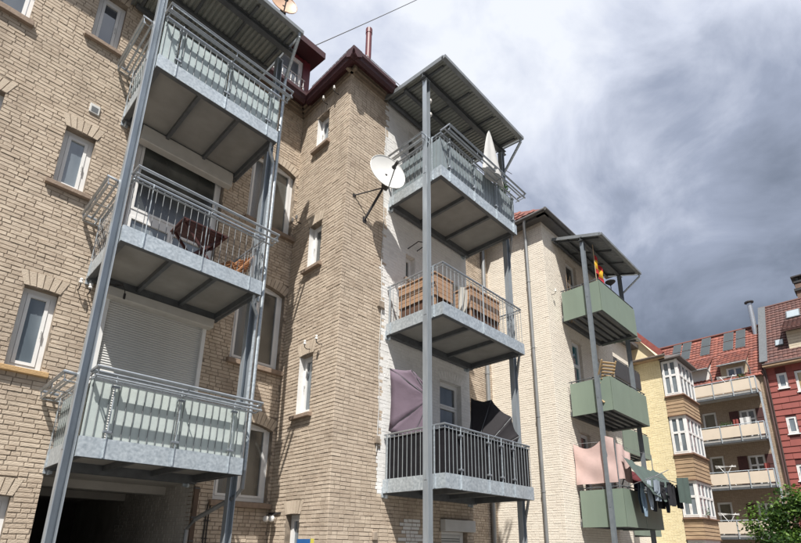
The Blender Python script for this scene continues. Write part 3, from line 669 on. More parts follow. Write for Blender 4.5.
steel_balcony('top steel balcony of the white-painted bay with glass panels, plants and a white cloth', MX0, MX1, YMF, YM, MZ[0], (.10, .4, .7, .95), group='white bay balconies', glassmat=FROSTM)
steel_balcony('middle steel balcony of the white-painted bay with open bars and wooden furniture', MX0, MX1, YMF, YM, MZ[1], (.45,), glass=False, rack=False, spacing=.125, group='white bay balconies', br=.007, bal=mat('grey_bar', (.36, .39, .41), (.3, .33, .35), rough=.5, metal=.5))
steel_balcony('lowest steel balcony of the white-painted bay, bars backed with black cloth', MX0, MX1, YMF, YM, MZ[2], (.15, .45, .60, .75), glass=False, rack=False, screen=BLK, group='white bay balconies', bal=mat('grey_bar', (.36, .39, .41), (.3, .33, .35), rough=.5, metal=.5), br=.008)
canopy('corrugated canopy on tall steel posts over the balconies of the white bay', 6.77, 10.05, 5.45, YM-.02, 10.56, 10.78, [(6.83, 5.99), (9.99, 6.02)], group='balcony canopies', pipe=(10.19, 6.1, 7.9))
for i, (zt) in enumerate((7.62, 4.34, 0.98)):
    o = MB().tube([(9.93, 5.82, zt+.03), (9.93, 5.85, zt-.10), (10.17, 6.05, zt-.30), (10.17, 6.08, zt-.45), (10.17, 6.08, (4.3, 1.0, GZ)[i])], .032, 8).build('drain_pipe', ZINC, smooth=True)
    tag(o, ('grey drain pipe below the right corner of the top balcony of the white bay', 'grey drain pipe below the right corner of the middle balcony of the white bay', 'grey drain pipe below the right corner of the lowest balcony of the white bay')[i], 'pipe', 'balcony drain pipes')
o = MB().tube([(4.27, 7.86, 1.20), (4.27, 7.87, .90), (4.20, 7.98, .76), (4.0, 8.9, .42), (3.98, 9.14, .25), (3.98, 9.16, GZ)], .04, 10).build('drain_pipe', ZINC, smooth=True)
tag(o, 'bent grey drain pipe running from the lowest left balcony back beside the passage', 'pipe', 'balcony drain pipes')
for i, zt in enumerate((7.70, 4.30)):
    o = MB().tube([(4.0, 7.66, zt+.02), (4.0, 7.7, zt-.12), (4.16, 7.80, zt-.28), (4.165, 7.82, zt-.4), (4.165, 7.82, (4.3, 1.1)[i])], .03, 8).build('drain_pipe', STEEL, smooth=True)
    tag(o, ('galvanized drain pipe from the top left balcony beside the post', 'galvanized drain pipe from the middle left balcony beside the post')[i], 'pipe', 'balcony drain pipes')

# ------------------------------------------------------------------ pale house with green balconies
PX, PY = 13.93, 7.02
def pale_house():
    rnd = random.Random(11)
    H = thing('pale_brick_house', 'pale cream brick house with dark eaves and sage green balconies', 'house', (PX, PY, GZ))
    T = wallX(PX); ZT = 10.75
    w = sheet_with_holes(T, PY, YL, GZ, ZT, []).build('wall', PALEM, H, recalc=False)
    lay_bricks(w, T, brick_rects(PY-.01, YL, GZ, ZT-.1, [], rnd), lambda u, z: PALEB, rnd, depth=.55)
    T = wallY(PY); XR = 19.0
    fh = [(15.55, 16.35, 8.1, 10.0), (15.45, 16.15, 4.95, 6.85), (15.45, 16.15, 1.6, 3.6), (17.0, 17.9, 8.3, 9.9), (17.0, 17.9, 5.2, 6.7), (17.0, 17.9, 2.0, 3.5)]
    w = sheet_with_holes(T, PX, XR, GZ, ZT, fh).build('wall', PALEM, H, recalc=False)
    hd = [(h[0]-.1, h[1]+.1, h[3], h[3]+.2) for h in fh]
    lay_bricks(w, T, brick_rects(PX-.008, XR, GZ, ZT-.1, fh+hd, rnd), lambda u, z: PALEB, rnd, depth=.55)
    ar = MB()
    for h in fh: soldier_arch(ar, T, h[0]-.05, h[1]+.05, h[3], .05, .2)
    ar.build('arch_brickwork', PALEB, w)['kind'] = 'stuff'
    teal = pane_mat('teal_curtained_glass', (0.01, 0.10, 0.13), (0.02, 0.15, 0.18), 2.)
    for i, h in enumerate(fh): window(H, T, *h, rows=[.55] if i < 3 else None, glass=teal if i == 1 else GLASSD, name='balcony_door' if i < 3 else 'window', sill=STONE if i > 2 else None, cols=2 if i > 2 else 1)
    TR = lambda u, d, z: (XR+d, u, z)
    w = sheet_with_holes(TR, PY, YL, GZ, ZT, []).build('wall', PALEM, H, recalc=False)
    lay_bricks(w, TR, brick_rects(PY, YL, GZ, ZT-.1, [], rnd), lambda u, z: PALEB, rnd, depth=.55)
    T = wallY(YL)
    rh = [(20.5, 21.4, 1.0, 3.0), (20.5, 21.4, 4.3, 6.3), (24.5, 25.6, 1.6, 3.3), (24.5, 25.6, 4.9, 6.6), (24.5, 25.6, 8.0, 9.6), (20.5, 21.4, 7.6, 9.6)]
    w = sheet_with_holes(T, XR, 28.0, GZ, ZT, rh).build('wall', PALEM, H, recalc=False)
    lay_bricks(w, T, brick_rects(XR, 27.99, GZ, ZT-.1, rh, rnd), lambda u, z: PALEB, rnd, depth=.55)
    for h in rh: window(H, T, *h, cols=2, glass=GLASSD)
    for u, z in ((14.27, 8.1), ): insulator(H, wallY(PY)(u, 0, z), (0, -1, 0))
    grey = mat('dark_grey_eaves', (0.12, 0.115, 0.11), (0.085, 0.08, 0.078), rough=.6)
    ev = MB(); ev.box(PX-.28, PX+.0, PY-.3, YL, ZT, ZT+.22); ev.box(PX-.28, XR+.3, PY-.3, PY, ZT+.001, ZT+.221); ev.box(PX, XR, PY, YL, ZT+.002, ZT+.2); ev.box(XR, 28, 8.9, YL+.3, ZT+.0015, ZT+.22)
    ev.build('eaves', grey, H)
    # gutters
    gt = MB(); gt.tube([(PX-.34, PY-.36, ZT+.14), (PX-.34, YL-.1, ZT+.14)], .075, 10); gt.tube([(PX-.38, PY-.36, ZT+.14), (XR+.3, PY-.36, ZT+.14)], .075, 10)
    gt.build('gutter', grey, H, smooth=True)
    rf = MB(); z = ZT+.22; p = PX-.3; q = PY-.3
    rf.add([(p,q,z),(XR+.3,q,z),(XR-1.5,YL+2,z+3.0),(PX+1.9,YL+2,z+3.)], [(0,1,2,3)]); rf.add([(p,q,z),(PX+1.9,YL+2,z+3.),(p,YL+2,z)], [(0,1,2)])
    rf.add([(XR,8.9,z),(28.,8.9,z),(28.,8.9+4,z+4),(XR,8.9+4,z+4)], [(0,1,2,3)])
    roof = rf.build('roof', TILER, H, recalc=False)
    tl = MB(); U = Vector((0, -1, 0)); V = Vector((2.2, 0, 3.0)).normalized()
    for j in range(13):
        nu = max(1, int((4.2-j*.33*1.25)/.24)); tiles(tl, (p-.03+V.x*j*.3, YL+1.9-.0, z-.01+V.z*j*.3), U, V, nu, 1, .24, .3)
    o = tl.build('roof_tiles', TILER, roof, recalc=False); o['kind'] = 'stuff'
    sg = MB()
    A = Vector((PX+.6, PY-.02, z+.25)); B = Vector((XR-.5, PY-.02, z+.25))
    for dz in (.12, .27): sg.tube([A+Vector((0,0,dz)), B+Vector((0,0,dz))], .014, 5)
    for i in range(9):
        c = A+(B-A)*i/8; sg.tube([c-Vector((0,0,.2)), c+Vector((0,0,.28))], .014, 5)
    sg.build('snow_guard', STEELD, roof)
    dp = MB().tube([(PX-.33, 7.45, ZT+.12), (PX-.3, 7.5, ZT-.05), (PX-.09, 7.60, ZT-.42), (PX-.07, 7.60, ZT-.6), (PX-.07, 7.60, GZ)], .055, 12).build('downpipe', ZINC, H, smooth=True)
    for zc in (8.6, 6.2, 3.9, 1.6, -.4): MB().tube([(PX-.07, 7.6, zc), (PX-.07, 7.6, zc+.06)], .066, 12).build('pipe_collar', ZINC, dp)
pale_house()
def green_balcony(label, x0, x1, yf, yw, z0, group, pm=GREENP, split=.5, h=1.06):
    B = thing('balcony', label, 'balcony', ((x0+x1)/2, yw, z0), group)
    xm = x0+(x1-x0)*split
    for a, b in ((x0, xm), (xm, x1)): MB().box(a+.011, b-.011, yf, yf+.012, z0, z0+h).build('front_panel', pm, B)
    MB().box(x0, x0+.012, yf+.018, yw-.1, z0, z0+h).build('side_panel', pm, B); MB().box(x1-.012, x1, yf+.014, yw-.1, z0, z0+h).build('side_panel', pm, B)
    MB().box(x0+.03, x1-.03, yf+.014, yf+.03, z0+.05, z0+h-.03).build('backing', STEELD, B)
    MB().box(x0+.05, x1-.05, yf+.05, yw-.02, z0+.16, z0+.24).build('floor_slab', SLAB, B)
    mb = MB(); mb.box(x0+.05, x1-.05, yf+.04, yf+.13, z0+.02, z0+.159); mb.box(x0+.05, x1-.05, yw-.13, yw-.02, z0+.02, z0+.159); mb.box(x0+.05, x0+.13, yf+.131, yw-.131, z0+.02, z0+.158); mb.box(x1-.13, x1-.05, yf+.131, yw-.131, z0+.02, z0+.158)
    mb.build('frame', STEELD, B)
    for i in range(4):
        y = yf+.13+(yw-yf-.26)*(i+1)/5; MB().box(x0+.131, x1-.131, y-.05, y+.05, z0+.06, z0+.1575).build('joist', STEELD, B)
    mb = MB(); mb.tube([(x0+.03, yw-.06, z0+h+.07), (x0+.03, yf+.03, z0+h+.07), (x1-.03, yf+.03, z0+h+.07), (x1-.03, yw-.06, z0+h+.07)], .018, 7)
    mb.build('handrail', STEELD, B)
    for px, py in ((x0+.03, yf+.6), (x0+.03, yw-.15), (x0+.4, yf+.03), (xm, yf+.03), (x1-.4, yf+.03), (x1-.03, yf+.6)): MB().bar((px, py, z0+.1), (px, py, z0+h+.07), .03).build('rail_post', STEELD, B)
    return B
GX0, GX1, GYF = 14.80, 17.78, 5.62; GZS = (7.26, 3.99, .62)
green_balcony('top sage green panel balcony with a small flag on its rail', GX0, GX1, GYF, PY, GZS[0], 'sage green balconies')
green_balcony('middle sage green panel balcony with a wicker chair on it', GX0, GX1, GYF, PY, GZS[1], 'sage green balconies')
green_balcony('lowest sage green panel balcony with a pink sheet and laundry hanging out', GX0, GX1, GYF, PY, GZS[2], 'sage green balconies')
canopy('dark underside canopy on steel posts over the sage green balconies of the pale house', 14.62, 18.06, 5.37, PY-.02, 9.83, 10.36, [(14.67, 5.94), (17.79, 5.95)], group='balcony canopies', pipe=(17.98, 6.02, GZ), sheet=SHEETEDGE, pm=mat('dark_steel_post', (.25, .285, .315), (.20, .23, .255), rough=.45, metal=.4), pw=.12)
# a second green tower stands in the recess behind
for i, z in enumerate((3.84, .56)):
    green_balcony(('upper green balcony deep in the recess, half hidden behind the pale house', 'lower green balcony deep in the recess, half hidden behind the pale house')[i], 20.9, 23.9, 7.7, YL, z, 'green balconies in the recess')
green_balcony('dark panelled balcony high in the recess beside the yellow house', 20.9, 23.9, 7.7, YL, 7.1, 'green balconies in the recess', pm=mat('dark_panel', (.05, .052, .055), (.04, .042, .045), rough=.6), h=.8)
canopy('canopy frame on dark posts in the recess beside the yellow house', 20.8, 24.0, 7.55, YL-.02, 9.6, 10.0, [(20.76, 8.0), (23.92, 8.0)], group='balcony canopies', sheet=SHEETEDGE, pm=STEELD, pw=.12)

# ------------------------------------------------------------------ yellow house with the glazed corner bay
def yellow_house():
    rnd = random.Random(5)
    H = thing('yellow_brick_house', 'yellow brick house with a stack of white glazed bay windows', 'house', (28, 8, GZ))
    X0 = 28.0; T = wallX(X0); ZT = 9.95
    w = sheet_with_holes(T, 7.93, 14.0, GZ, ZT, []).build('wall', YELM, H, recalc=False)
    lay_bricks(w, T, brick_rects(7.93, 10.6, GZ, ZT-.02, [], rnd), lambda u, z: YELB, rnd)
    MB().box(28.01, 31.5, 7.95, 14, GZ, ZT).build('wall', YELM, H)
    # gable above the eaves with dark red verges
    g = MB(); g.prism([(7.95, ZT), (13.2, ZT), (11.4, 12.9), (10.0, 12.9)], 0.0, -3.4, T); g.build('gable', mat('yellow_render', (.74, .65, .43), (.68, .59, .38), rough=.9), H)
    vb = MB(); vb.bar((X0-.12, 7.72, ZT+.12), (X0-.12, 10.1, 13.05), .3, .16, up=(1, 0, 0)); vb.bar((X0-.12, 13.4, ZT+.12), (X0-.12, 11.3, 13.05), .3, .16, up=(1, 0, 0)); vb.bar((X0-.12, 10, 13.0), (X0-.12, 11.4, 13.0), .3, .16)
    vb.build('verge_board', mat('verge_red', (.28, .075, .06), (.2, .055, .045), rough=.6), H)
    pr = MB(); nrm = Vector((-.55, 0, .3)).normalized()
    tiles(pr, (X0-.42, 7.6, ZT-.08), (0, 1, 0), (.45, 0, .22), 28, 2, .22, .28); pr.build('eaves_tiles', TILEB, H, recalc=False)['kind'] = 'stuff'
    mb = MB(); mb.box(X0-.4, X0+.02, 7.6, 13.8, ZT-.13, ZT-.1); mb.build('soffit', WOODW, H)
    mb = MB(); mb.tube([(X0-.45, 7.5, ZT-.05), (X0-.45, 13.8, ZT-.05)], .07, 8); mb.tube([(31.4, 7.88, ZT-.1), (31.4, 7.88, GZ)], .05, 8); mb.build('gutter', mat('brown_zinc', (.14, .11, .09), (.1, .08, .07), rough=.6), H, smooth=True)
    # bay: white joinery between timber aprons
    bx0, bx1, by0, by1 = 28.06, 30.75, 7.12, 7.93
    floors = [(7.78, 9.70), (4.70, 6.64), (1.58, 3.32), (-1.3, .5)]
    MB().box(bx0+.12, bx1-.05, by0+.12, by1+.3, GZ, 9.75).build('bay_core', mat('dim_interior', (.10, .095, .09), (.07, .065, .06), rough=.9), H)
    TX, TY = wallX(bx0), wallY(by0)
    for a, b in floors:
        window(H, TX, by0+.02, by1-.02, a, b, inset=-.0, fw=.07, cols=2, rows=[.56], frame=PVC, glass=GLASSC, name='bay_window')
        window(H, TY, bx0+.02, bx1-.02, a, b, inset=-.0, fw=.07, cols=4, rows=[.56], frame=PVC, glass=GLASSC, name='bay_window')
        MB().box(bx0-.01, bx0+.09, by0-.01, by0+.09, a-.02, b+.02).build('corner_post', PVC, H)
    edges = [9.72]+[v for f in floors for v in (f[1], f[0])]
    for (a, _), (_, b) in zip(floors, floors[1:]):
        ap = MB().box(bx0-.03, bx1, by0-.03, by1, b+.03, a-.09).build('bay_apron', WOODW, H)
        # shiplap boards on the apron
        n = max(2, round((a-.12-b-.06)/.19)); bh = (a-.12-b-.06)/n
        for i in range(n):
            z = b+.045+i*bh
            MB(TX).add([(by0-.05,.03,z),(by1,.03,z),(by1,.055,z+.01),(by0-.05,.055,z+.01),(by1,.035,z+bh-.012),(by0-.05,.035,z+bh-.012)], [(0,1,2,3),(3,2,4,5)]).build('board', WOODW, ap)
            MB(TY).add([(bx0-.05,.03,z),(bx1,.03,z),(bx1,.055,z+.01),(bx0-.05,.055,z+.01),(bx1,.035,z+bh-.012),(bx0-.05,.035,z+bh-.012)], [(0,1,2,3),(3,2,4,5)]).build('board', WOODW, ap)
        MB().box(bx0-.14, bx1, by0-.14, by1, a-.09, a-.03).build('ledge', mat('ledge_brown', (.25, .15, .10), (.17, .1, .07), rough=.8), H)
        MB().box(bx0-.10, bx1, by0-.10, by1, b+.005, b+.03).build('ledge', MATS['ledge_brown'], H)
    mb = MB(); mb.add([(bx0-.25,by0-.25,9.74),(bx1+.1,by0-.25,9.74),(bx1+.1,by1,9.74),(bx0-.25,by1,9.74),(bx0-.25,by0-.25,9.82),(bx1+.1,by0-.25,9.82),(bx1+.1,by1,10.12),(bx0+.1,by1,10.12)],
                      [(0,3,2,1),(4,5,6,7),(0,1,5,4),(1,2,6,5),(2,3,7,6),(3,0,4,7)]); mb.build('bay_roof', mat('bay_roof_metal', (.13, .11, .105), (.09, .08, .075), rough=.6), H)
yellow_house()

# ------------------------------------------------------------------ block across the end of the yard
def end_block():
    XW = 39.4; T = wallX(XW); rnd = random.Random(2)
    H = thing('apartment_block', 'brown brick apartment block with cream balconies and red tiled roof', 'house', (XW, 8, GZ))
    doors = []
    for z in (7.0, 3.95, .9): doors += [(8.1, 8.95, z, z+2.2), (5.82, 6.74, z+.05, z+2.05)]
    bb = mat('brown_brick', (.42, .33, .245), (.31, .24, .175), rough=.9, scale=5, island=.5, bump=.3); bm_ = mat('brown_mortar', (.26, .2, .155), (.2, .155, .12), rough=.95)
    w = sheet_with_holes(T, 4.87, 14, GZ, 11.25, doors, .2).build('wall', bm_, H, recalc=False)
    lay_bricks(w, T, brick_rects(4.87, 9.6, GZ, 11.2, doors, rnd), lambda u, z: bb, rnd)
    MB().box(XW+.25, XW+8, 4.87, 14, GZ, 11.2).build('wall', bm_, H)
    for i, d in enumerate(doors): window(H, T, *d, cols=2 if i % 2 else 1, rows=[.35, .68] if i % 2 else None, frame=PVC, glass=GLASSD, name='balcony_door', inset=.08)
    shut = mat('maroon_shutter', (.085, .03, .028), (.06, .024, .022), rough=.7)
    for z in (7.0, 3.95, .9):
        for a, b in ((6.78, 7.32), (5.34, 5.79)):
            s = MB(T).box(a, b, 0.0, .04, z+.05, z+2.05).build('window_shutter', shut, H)
            for k in range(3): MB(T).box(a+.05, b-.05, .04, .055, z+.15+k*.63, z+.15+k*.63+.5).build('shutter_panel', shut, s)
    # steep roof
    P0 = Vector((39.15, 4.98, 11.15)); sl = Vector((4, 0, 4.75)).normalized()
    mb = MB(); mb.add([(39.15,4.98,11.15),(39.15,14,11.15),(43.25,14,16.02),(43.25,4.98,16.02),(47.5,4.98,11.15),(47.5,14,11.15)], [(0,1,2,3),(3,2,5,4),(0,3,4),(1,5,2)])
    roof = mb.build('roof', TILER, H, recalc=False)
    tl = MB(); nrow = int((Vector((4.1, 0, 4.87)).length)/.34)
    tiles(tl, P0+Vector((-.03, .02, 0)), (0, 1, 0), sl, 36, nrow, .25, .34, th=.045)
    tl.build('roof_tiles', TILER, roof, recalc=False)['kind'] = 'stuff'
    MB().tube([(43.25, 4.95, 16.08), (43.25, 14, 16.08)], .13, 8).build('ridge_tiles', TILER, roof)
    nr = Vector((-4.75, 0, 4)).normalized()
    pan = mat('solar_collector', (.03, .04, .046), (.042, .052, .058), rough=.5, scale=2)
    def on(y, t): return Vector((39.15+4.1*t, y, 11.15+4.87*t))
    for ya, yb in ((10.35, 10.95), (9.62, 10.25), (8.25, 8.88), (6.72, 7.36), (5.95, 6.55)):
        for ta, tb in ((.60, .785), (.80, .985)):
            A = [on(ya, ta), on(yb, ta), on(yb, tb), on(ya, tb)]
            mb = MB(); mb.add([p+nr*.06 for p in A]+[p+nr*.13 for p in A], [(0,3,2,1),(4,5,6,7),(0,1,5,4),(1,2,6,5),(2,3,7,6),(3,0,4,7)])
            sp = mb.build('solar_panel', STEELD, H)
            c = sum(A, Vector())/4; B = [c+(p-c)*.93+nr*.135 for p in A]
            MB().add(B, [(0,1,2,3)]).build('collector_glass', pan, sp, recalc=False)
    # shed dormers
    wht = mat('white_render', (.72, .71, .68), (.64, .63, .6), rough=.85, scale=2)
    for ya, yb, kind in ((8.0, 9.75, 0), (5.7, 7.45, 1)):
        d = MB(); d.add([(39.42,ya+.1,10.9),(39.42,yb-.1,10.9),(39.42,yb-.1,12.35),(39.42,ya+.1,12.35),(41.4,ya+.1,10.9),(41.4,yb-.1,10.9),(41.4,yb-.1,13.5),(41.4,ya+.1,13.5)], [(0,1,2,3),(4,7,6,5),(0,3,7,4),(1,5,6,2),(3,2,6,7)])
        d.build('dormer', wht if kind == 0 else mat('dormer_ochre', (.5, .42, .3), (.42, .35, .25), rough=.85), H)
        if kind: window(H, wallX(39.42), ya+.3, yb-.45, 11.1, 12.1, inset=-.04, cols=2, frame=PVC, glass=GLASS)
        V = Vector((2.3, 0, 1.5)).normalized()
        tl = MB(); tiles(tl, (38.95, ya, 12.30), (0, 1, 0), V, 7, 8, .25, .34, th=.045)
        tl.build('dormer_tiles', TILER, H, recalc=False)['kind'] = 'stuff'
        mb = MB(); mb.add([(38.95,ya,12.26),(38.95,yb,12.26),(41.5,yb,13.92),(41.5,ya,13.92),(38.95,ya,12.34),(38.95,yb,12.34),(41.5,yb,14.0),(41.5,ya,14.0)], [(0,3,2,1),(4,5,6,7),(0,1,5,4),(1,2,6,5),(2,3,7,6),(3,0,4,7)]); mb.build('dormer_roof', TILER, H)
        mb = MB(); mb.tube([(38.9, ya, 12.26), (38.9, yb, 12.26)], .06, 8); mb.tube([(38.9, ya+.05, 12.26), (39.2, ya-.05, 11.9), (39.3, ya-.08, 11.0)], .04, 6); mb.build('gutter', ZINC, H, smooth=True)
    st = MB().tube([(42.6, 5.32, 15.0), (42.6, 5.32, 17.75)], .16, 14).build('flue_pipe', mat('bright_flue', (.75, .76, .77), (.68, .69, .7), rough=.25, metal=.8), H, smooth=True)
    MB().tube([(42.6, 5.32, 17.8), (42.6, 5.32, 17.88)], .3, 12).tube([(42.6, 5.32, 17.7), (42.6, 5.32, 17.8)], .1, 8).build('flue_cap', DARK, st)
    MB().tube([(39.3, 4.95, 11.5), (39.3, 4.95, GZ)], .06, 8).build('downpipe', mat('brown_pipe', (.10, .06, .055), (.08, .05, .045), rough=.6), H, smooth=True)
    return H
end_block()
CREAM = mat('cream_balcony_panel', (.66, .57, .46), (.60, .52, .42), rough=.6, scale=1.5)
lab = ('top cream panelled balcony on the apartment block, below the dormers', 'second cream panelled balcony from the roof of the apartment block', 'third cream panelled balcony from the roof of the apartment block', 'lowest cream panelled balcony on the apartment block, behind the leafy tree')
ZB = (9.72, 6.72, 3.74, .72)
for i, z0 in enumerate(ZB):
    B = thing('balcony', lab[i], 'balcony', (39.3, 7, z0), 'cream balconies on the apartment block')
    y0, y1 = 5.28, 9.7; xf = 38.0
    MB().box(xf+.03, 39.38, y0, y1, z0+.14, z0+.28).build('floor_slab', mat('concrete_slab', (.40, .39, .37), (.33, .32, .3), rough=.9), B)
    MB().box(xf+.02, xf+.14, y0, y1, z0, z0+.139).build('beam', STEELD, B); MB().box(xf+.15, 39.36, y0, y0+.1, z0+.01, z0+.138).build('beam', STEELD, B)
    ys = [5.28, 5.58, 6.59, 7.72, 8.92, 9.7]
    for a, b in zip(ys, ys[1:]): MB().box(xf-.02, xf, a+.03, b-.03, z0+.34, z0+1.05).build('panel', CREAM, B)
    MB().box(xf+.06, 39.3, y0-.03, y0-.01, z0+.34, z0+1.05).build('panel', CREAM, B)
    for y in ys: MB().box(xf-.04, xf+.03, y-.025, y+.025, z0+.02, z0+1.14).build('rail_post', STEEL, B)
    MB().tube([(xf, y1, z0+1.14), (xf, y0, z0+1.14), (39.3, y0, z0+1.14)], .025, 6).build('handrail', STEEL, B)
for y, l in ((5.24, 'slim grey steel post carrying the cream balconies at their open end'),):
    P = thing('balcony_post', l, 'post', (37.95, y, GZ)); MB().box(37.98, 38.10, y-.14, y-.03, GZ, 9.75).build('shaft', STEEL, P); MB().box(37.9, 38.18, y-.2, y+.03, GZ, GZ+.02).build('base_plate', STEEL, P)

def red_house():
    XW = 39.5; T = wallX(XW); rnd = random.Random(9)
    H = thing('red_clad_house', 'house clad in red panels with a brown tiled roof and skylights', 'house', (XW, 0, GZ))
    wins = [(3.78, 4.33, 10.13, 11.14), (3.78, 4.33, 7.13, 8.23), (3.78, 4.33, 4.2, 5.2), (3.78, 4.33, 1.2, 2.2)]+[(2.5, 3.38, z, z+1.35) for z in (9.75, 6.7, 3.7, .7)]+[(-.2, .9, z, z+1.35) for z in (9.75, 6.7, 3.7, .7)]
    red = mat('red_cladding', (.30, .082, .068), (.24, .064, .054), rough=.7, scale=2, island=.5, dirt=.2, dirtcol=(.15, .05, .045))
    w = sheet_with_holes(T, -9, 4.84, GZ, 11.8, wins, .2).build('wall', mat('red_joint', (.12, .03, .028), (.1, .028, .025), rough=.8), H, recalc=False)
    z = GZ; row = 0; rest = MB(T)
    while z < 11.7:
        u = 4.82+(.0 if row % 2 else .45)
        while u > -9:
            segs = [(max(u-.9, -9), min(u, 4.82))]
            for h in wins:
                if h[2]-.05 < z+.36 and h[3]+.02 > z:
                    ns = []
                    for s, e in segs:
                        if h[1] <= s or h[0] >= e: ns.append((s, e)); continue
                        if h[0]-s > .03: ns.append((s, h[0]))
                        if e-h[1] > .03: ns.append((h[1], e))
                    segs = ns
            for s, e in segs:
                if e-s < .04: continue
                m2 = MB(T) if s > 1.6 else rest
                m2.add([(s+.006,0.002,z),(e-.006,.002,z),(e-.006,.05,z+.004),(s+.006,.05,z+.004),(e-.006,.012,z+.40),(s+.006,.012,z+.40)], [(0,1,2,3),(3,2,4,5),(0,3,5),(1,4,2)])
                if m2 is not rest: m2.build('cladding_panel', red, w)
            u -= .9
        z += .40; row += 1
    rest.build('cladding', red, w)['kind'] = 'stuff'
    for i, h in enumerate(wins): window(H, T, *h, inset=.03, fw=.08, cols=1 if i < 4 else 2, frame=PVC, glass=GLASSC if i != 4 else pane_mat('ochre_curtain', (.45, .34, .16), (.3, .22, .1), 5., .15), sill=PVC, sill_ext=.06, sill_h=.08)
    P0 = Vector((39.2, -9, 11.85)); sl = Vector((4.8, 0, 5.75)).normalized()
    mb = MB(); mb.add([(39.2,4.9,11.82),(39.2,-9,11.82),(44,-9,17.57),(44,4.9,17.57),(49,-9,11.8),(49,4.9,11.8)], [(0,3,2,1),(3,4+1,4,2),(0,5,3)])
    roof = mb.build('roof', TILEB, H, recalc=False)
    MB().box(XW+.3, 48.5, -9, 4.8, GZ, 11.8).build('wall', MATS['red_joint'], H)
    tl = MB(); tiles(tl, (39.17, -4, 11.83), (0, 1, 0), sl, 35, 22, .25, .34, th=.045); tl.build('roof_tiles', TILEB, roof, recalc=False)['kind'] = 'stuff'
    MB().tube([(44, 4.95, 17.62), (44, -9, 17.62)], .14, 8).build('ridge_tiles', TILEB, roof)
    MB().bar((39.2, 4.80, 12.0), (44, 4.80, 17.75), .45, .1).build('verge_flashing', STEELD, roof)
    mb = MB(); mb.tube([(39.1, 4.9, 11.78), (39.1, -9, 11.78)], .08, 8); mb.tube([(39.1, 4.84, 11.75), (39.38, 4.84, 11.2), (39.38, 4.84, GZ)], .055, 8); mb.build('gutter', mat('brown_gutter', (.09, .06, .055), (.07, .05, .045), rough=.6), H, smooth=True)
    MB().box(38.98, 39.5, -9, 4.9, 11.6, 11.68).build('soffit', WOODW, H)
    nr = Vector((-5.75, 0, 4.8)).normalized()
    def on(y, x): return Vector((x, y, 11.85+(x-39.2)*5.75/4.8))
    for ya, yb, xa, xb in ((2.55, 3.36, 42.4, 43.05), (3.64, 4.10, 40.3, 40.76)):
        A = [on(ya, xa), on(yb, xa), on(yb, xb), on(ya, xb)]
        s = MB().add([p-nr*.02 for p in A]+[p+nr*.16 for p in A], [(0,3,2,1),(4,5,6,7),(0,1,5,4),(1,2,6,5),(2,3,7,6),(3,0,4,7)]).build('skylight', STEELD, H)
        c = sum(A, Vector())/4; MB().add([c+(p-c)*.84+nr*.165 for p in A], [(0,1,2,3)]).build('pane', pane_mat('skylight_glass', (.25, .3, .33), (.32, .37, .4), 2.), s, recalc=False)
    # dormer
    d = MB(); d.add([(39.9,3.35,12.3),(39.9,.6,12.3),(39.9,.6,14.0),(39.9,3.35,14.0),(42.4,3.35,12.3),(42.4,.6,12.3),(42.4,.6,15.4),(42.4,3.35,15.4)], [(0,1,2,3),(4,7,6,5),(0,3,7,4),(1,5,6,2),(3,2,6,7)])
    d.build('dormer', mat('cream_boards', (.62, .55, .42), (.54, .47, .36), rough=.8), H)
    for k in range(8): MB().box(39.86, 39.9, .6, 3.35, 12.35+k*.2, 12.35+k*.2+.18).build('board', MATS['cream_boards'], H)
    tl = MB(); tiles(tl, (39.45, .3, 13.95), (0, 1, 0), (2.9, 0, 1.65), 13, 10, .25, .34, th=.045); tl.build('dormer_tiles', TILEB, H, recalc=False)['kind'] = 'stuff'
    mb = MB(); mb.add([(39.45,.3,13.9),(39.45,3.55,13.9),(42.6,3.55,15.7),(42.6,.3,15.7),(39.45,.3,13.98),(39.45,3.55,13.98),(42.6,3.55,15.78),(42.6,.3,15.78)], [(0,3,2,1),(4,5,6,7),(0,1,5,4),(1,2,6,5),(2,3,7,6),(3,0,4,7)]); mb.build('dormer_roof', TILEB, H)
    ch = MB(); ch.box(44.0, 44.9, 1.7, 2.55, 15.5, 18.9); c = ch.build('chimney', mat('chimney_brick', (.20, .13, .10), (.14, .1, .08), rough=.9), H)
    MB().box(43.9, 45.0, 1.6, 2.65, 18.3, 18.5).box(43.95, 44.95, 1.65, 2.6, 18.95, 19.1).box(43.85, 45.05, 1.55, 2.7, 19.4, 19.5).build('chimney_crown', DARK, c)
    MB().box(44.1, 44.25, 1.8, 1.95, 19.1, 19.4).box(44.65, 44.8, 2.3, 2.45, 19.1, 19.4).box(44.1, 44.25, 2.3, 2.45, 19.1, 19.4).box(44.65, 44.8, 1.8, 1.95, 19.1, 19.4).build('chimney_legs', STEELD, c)
red_house()

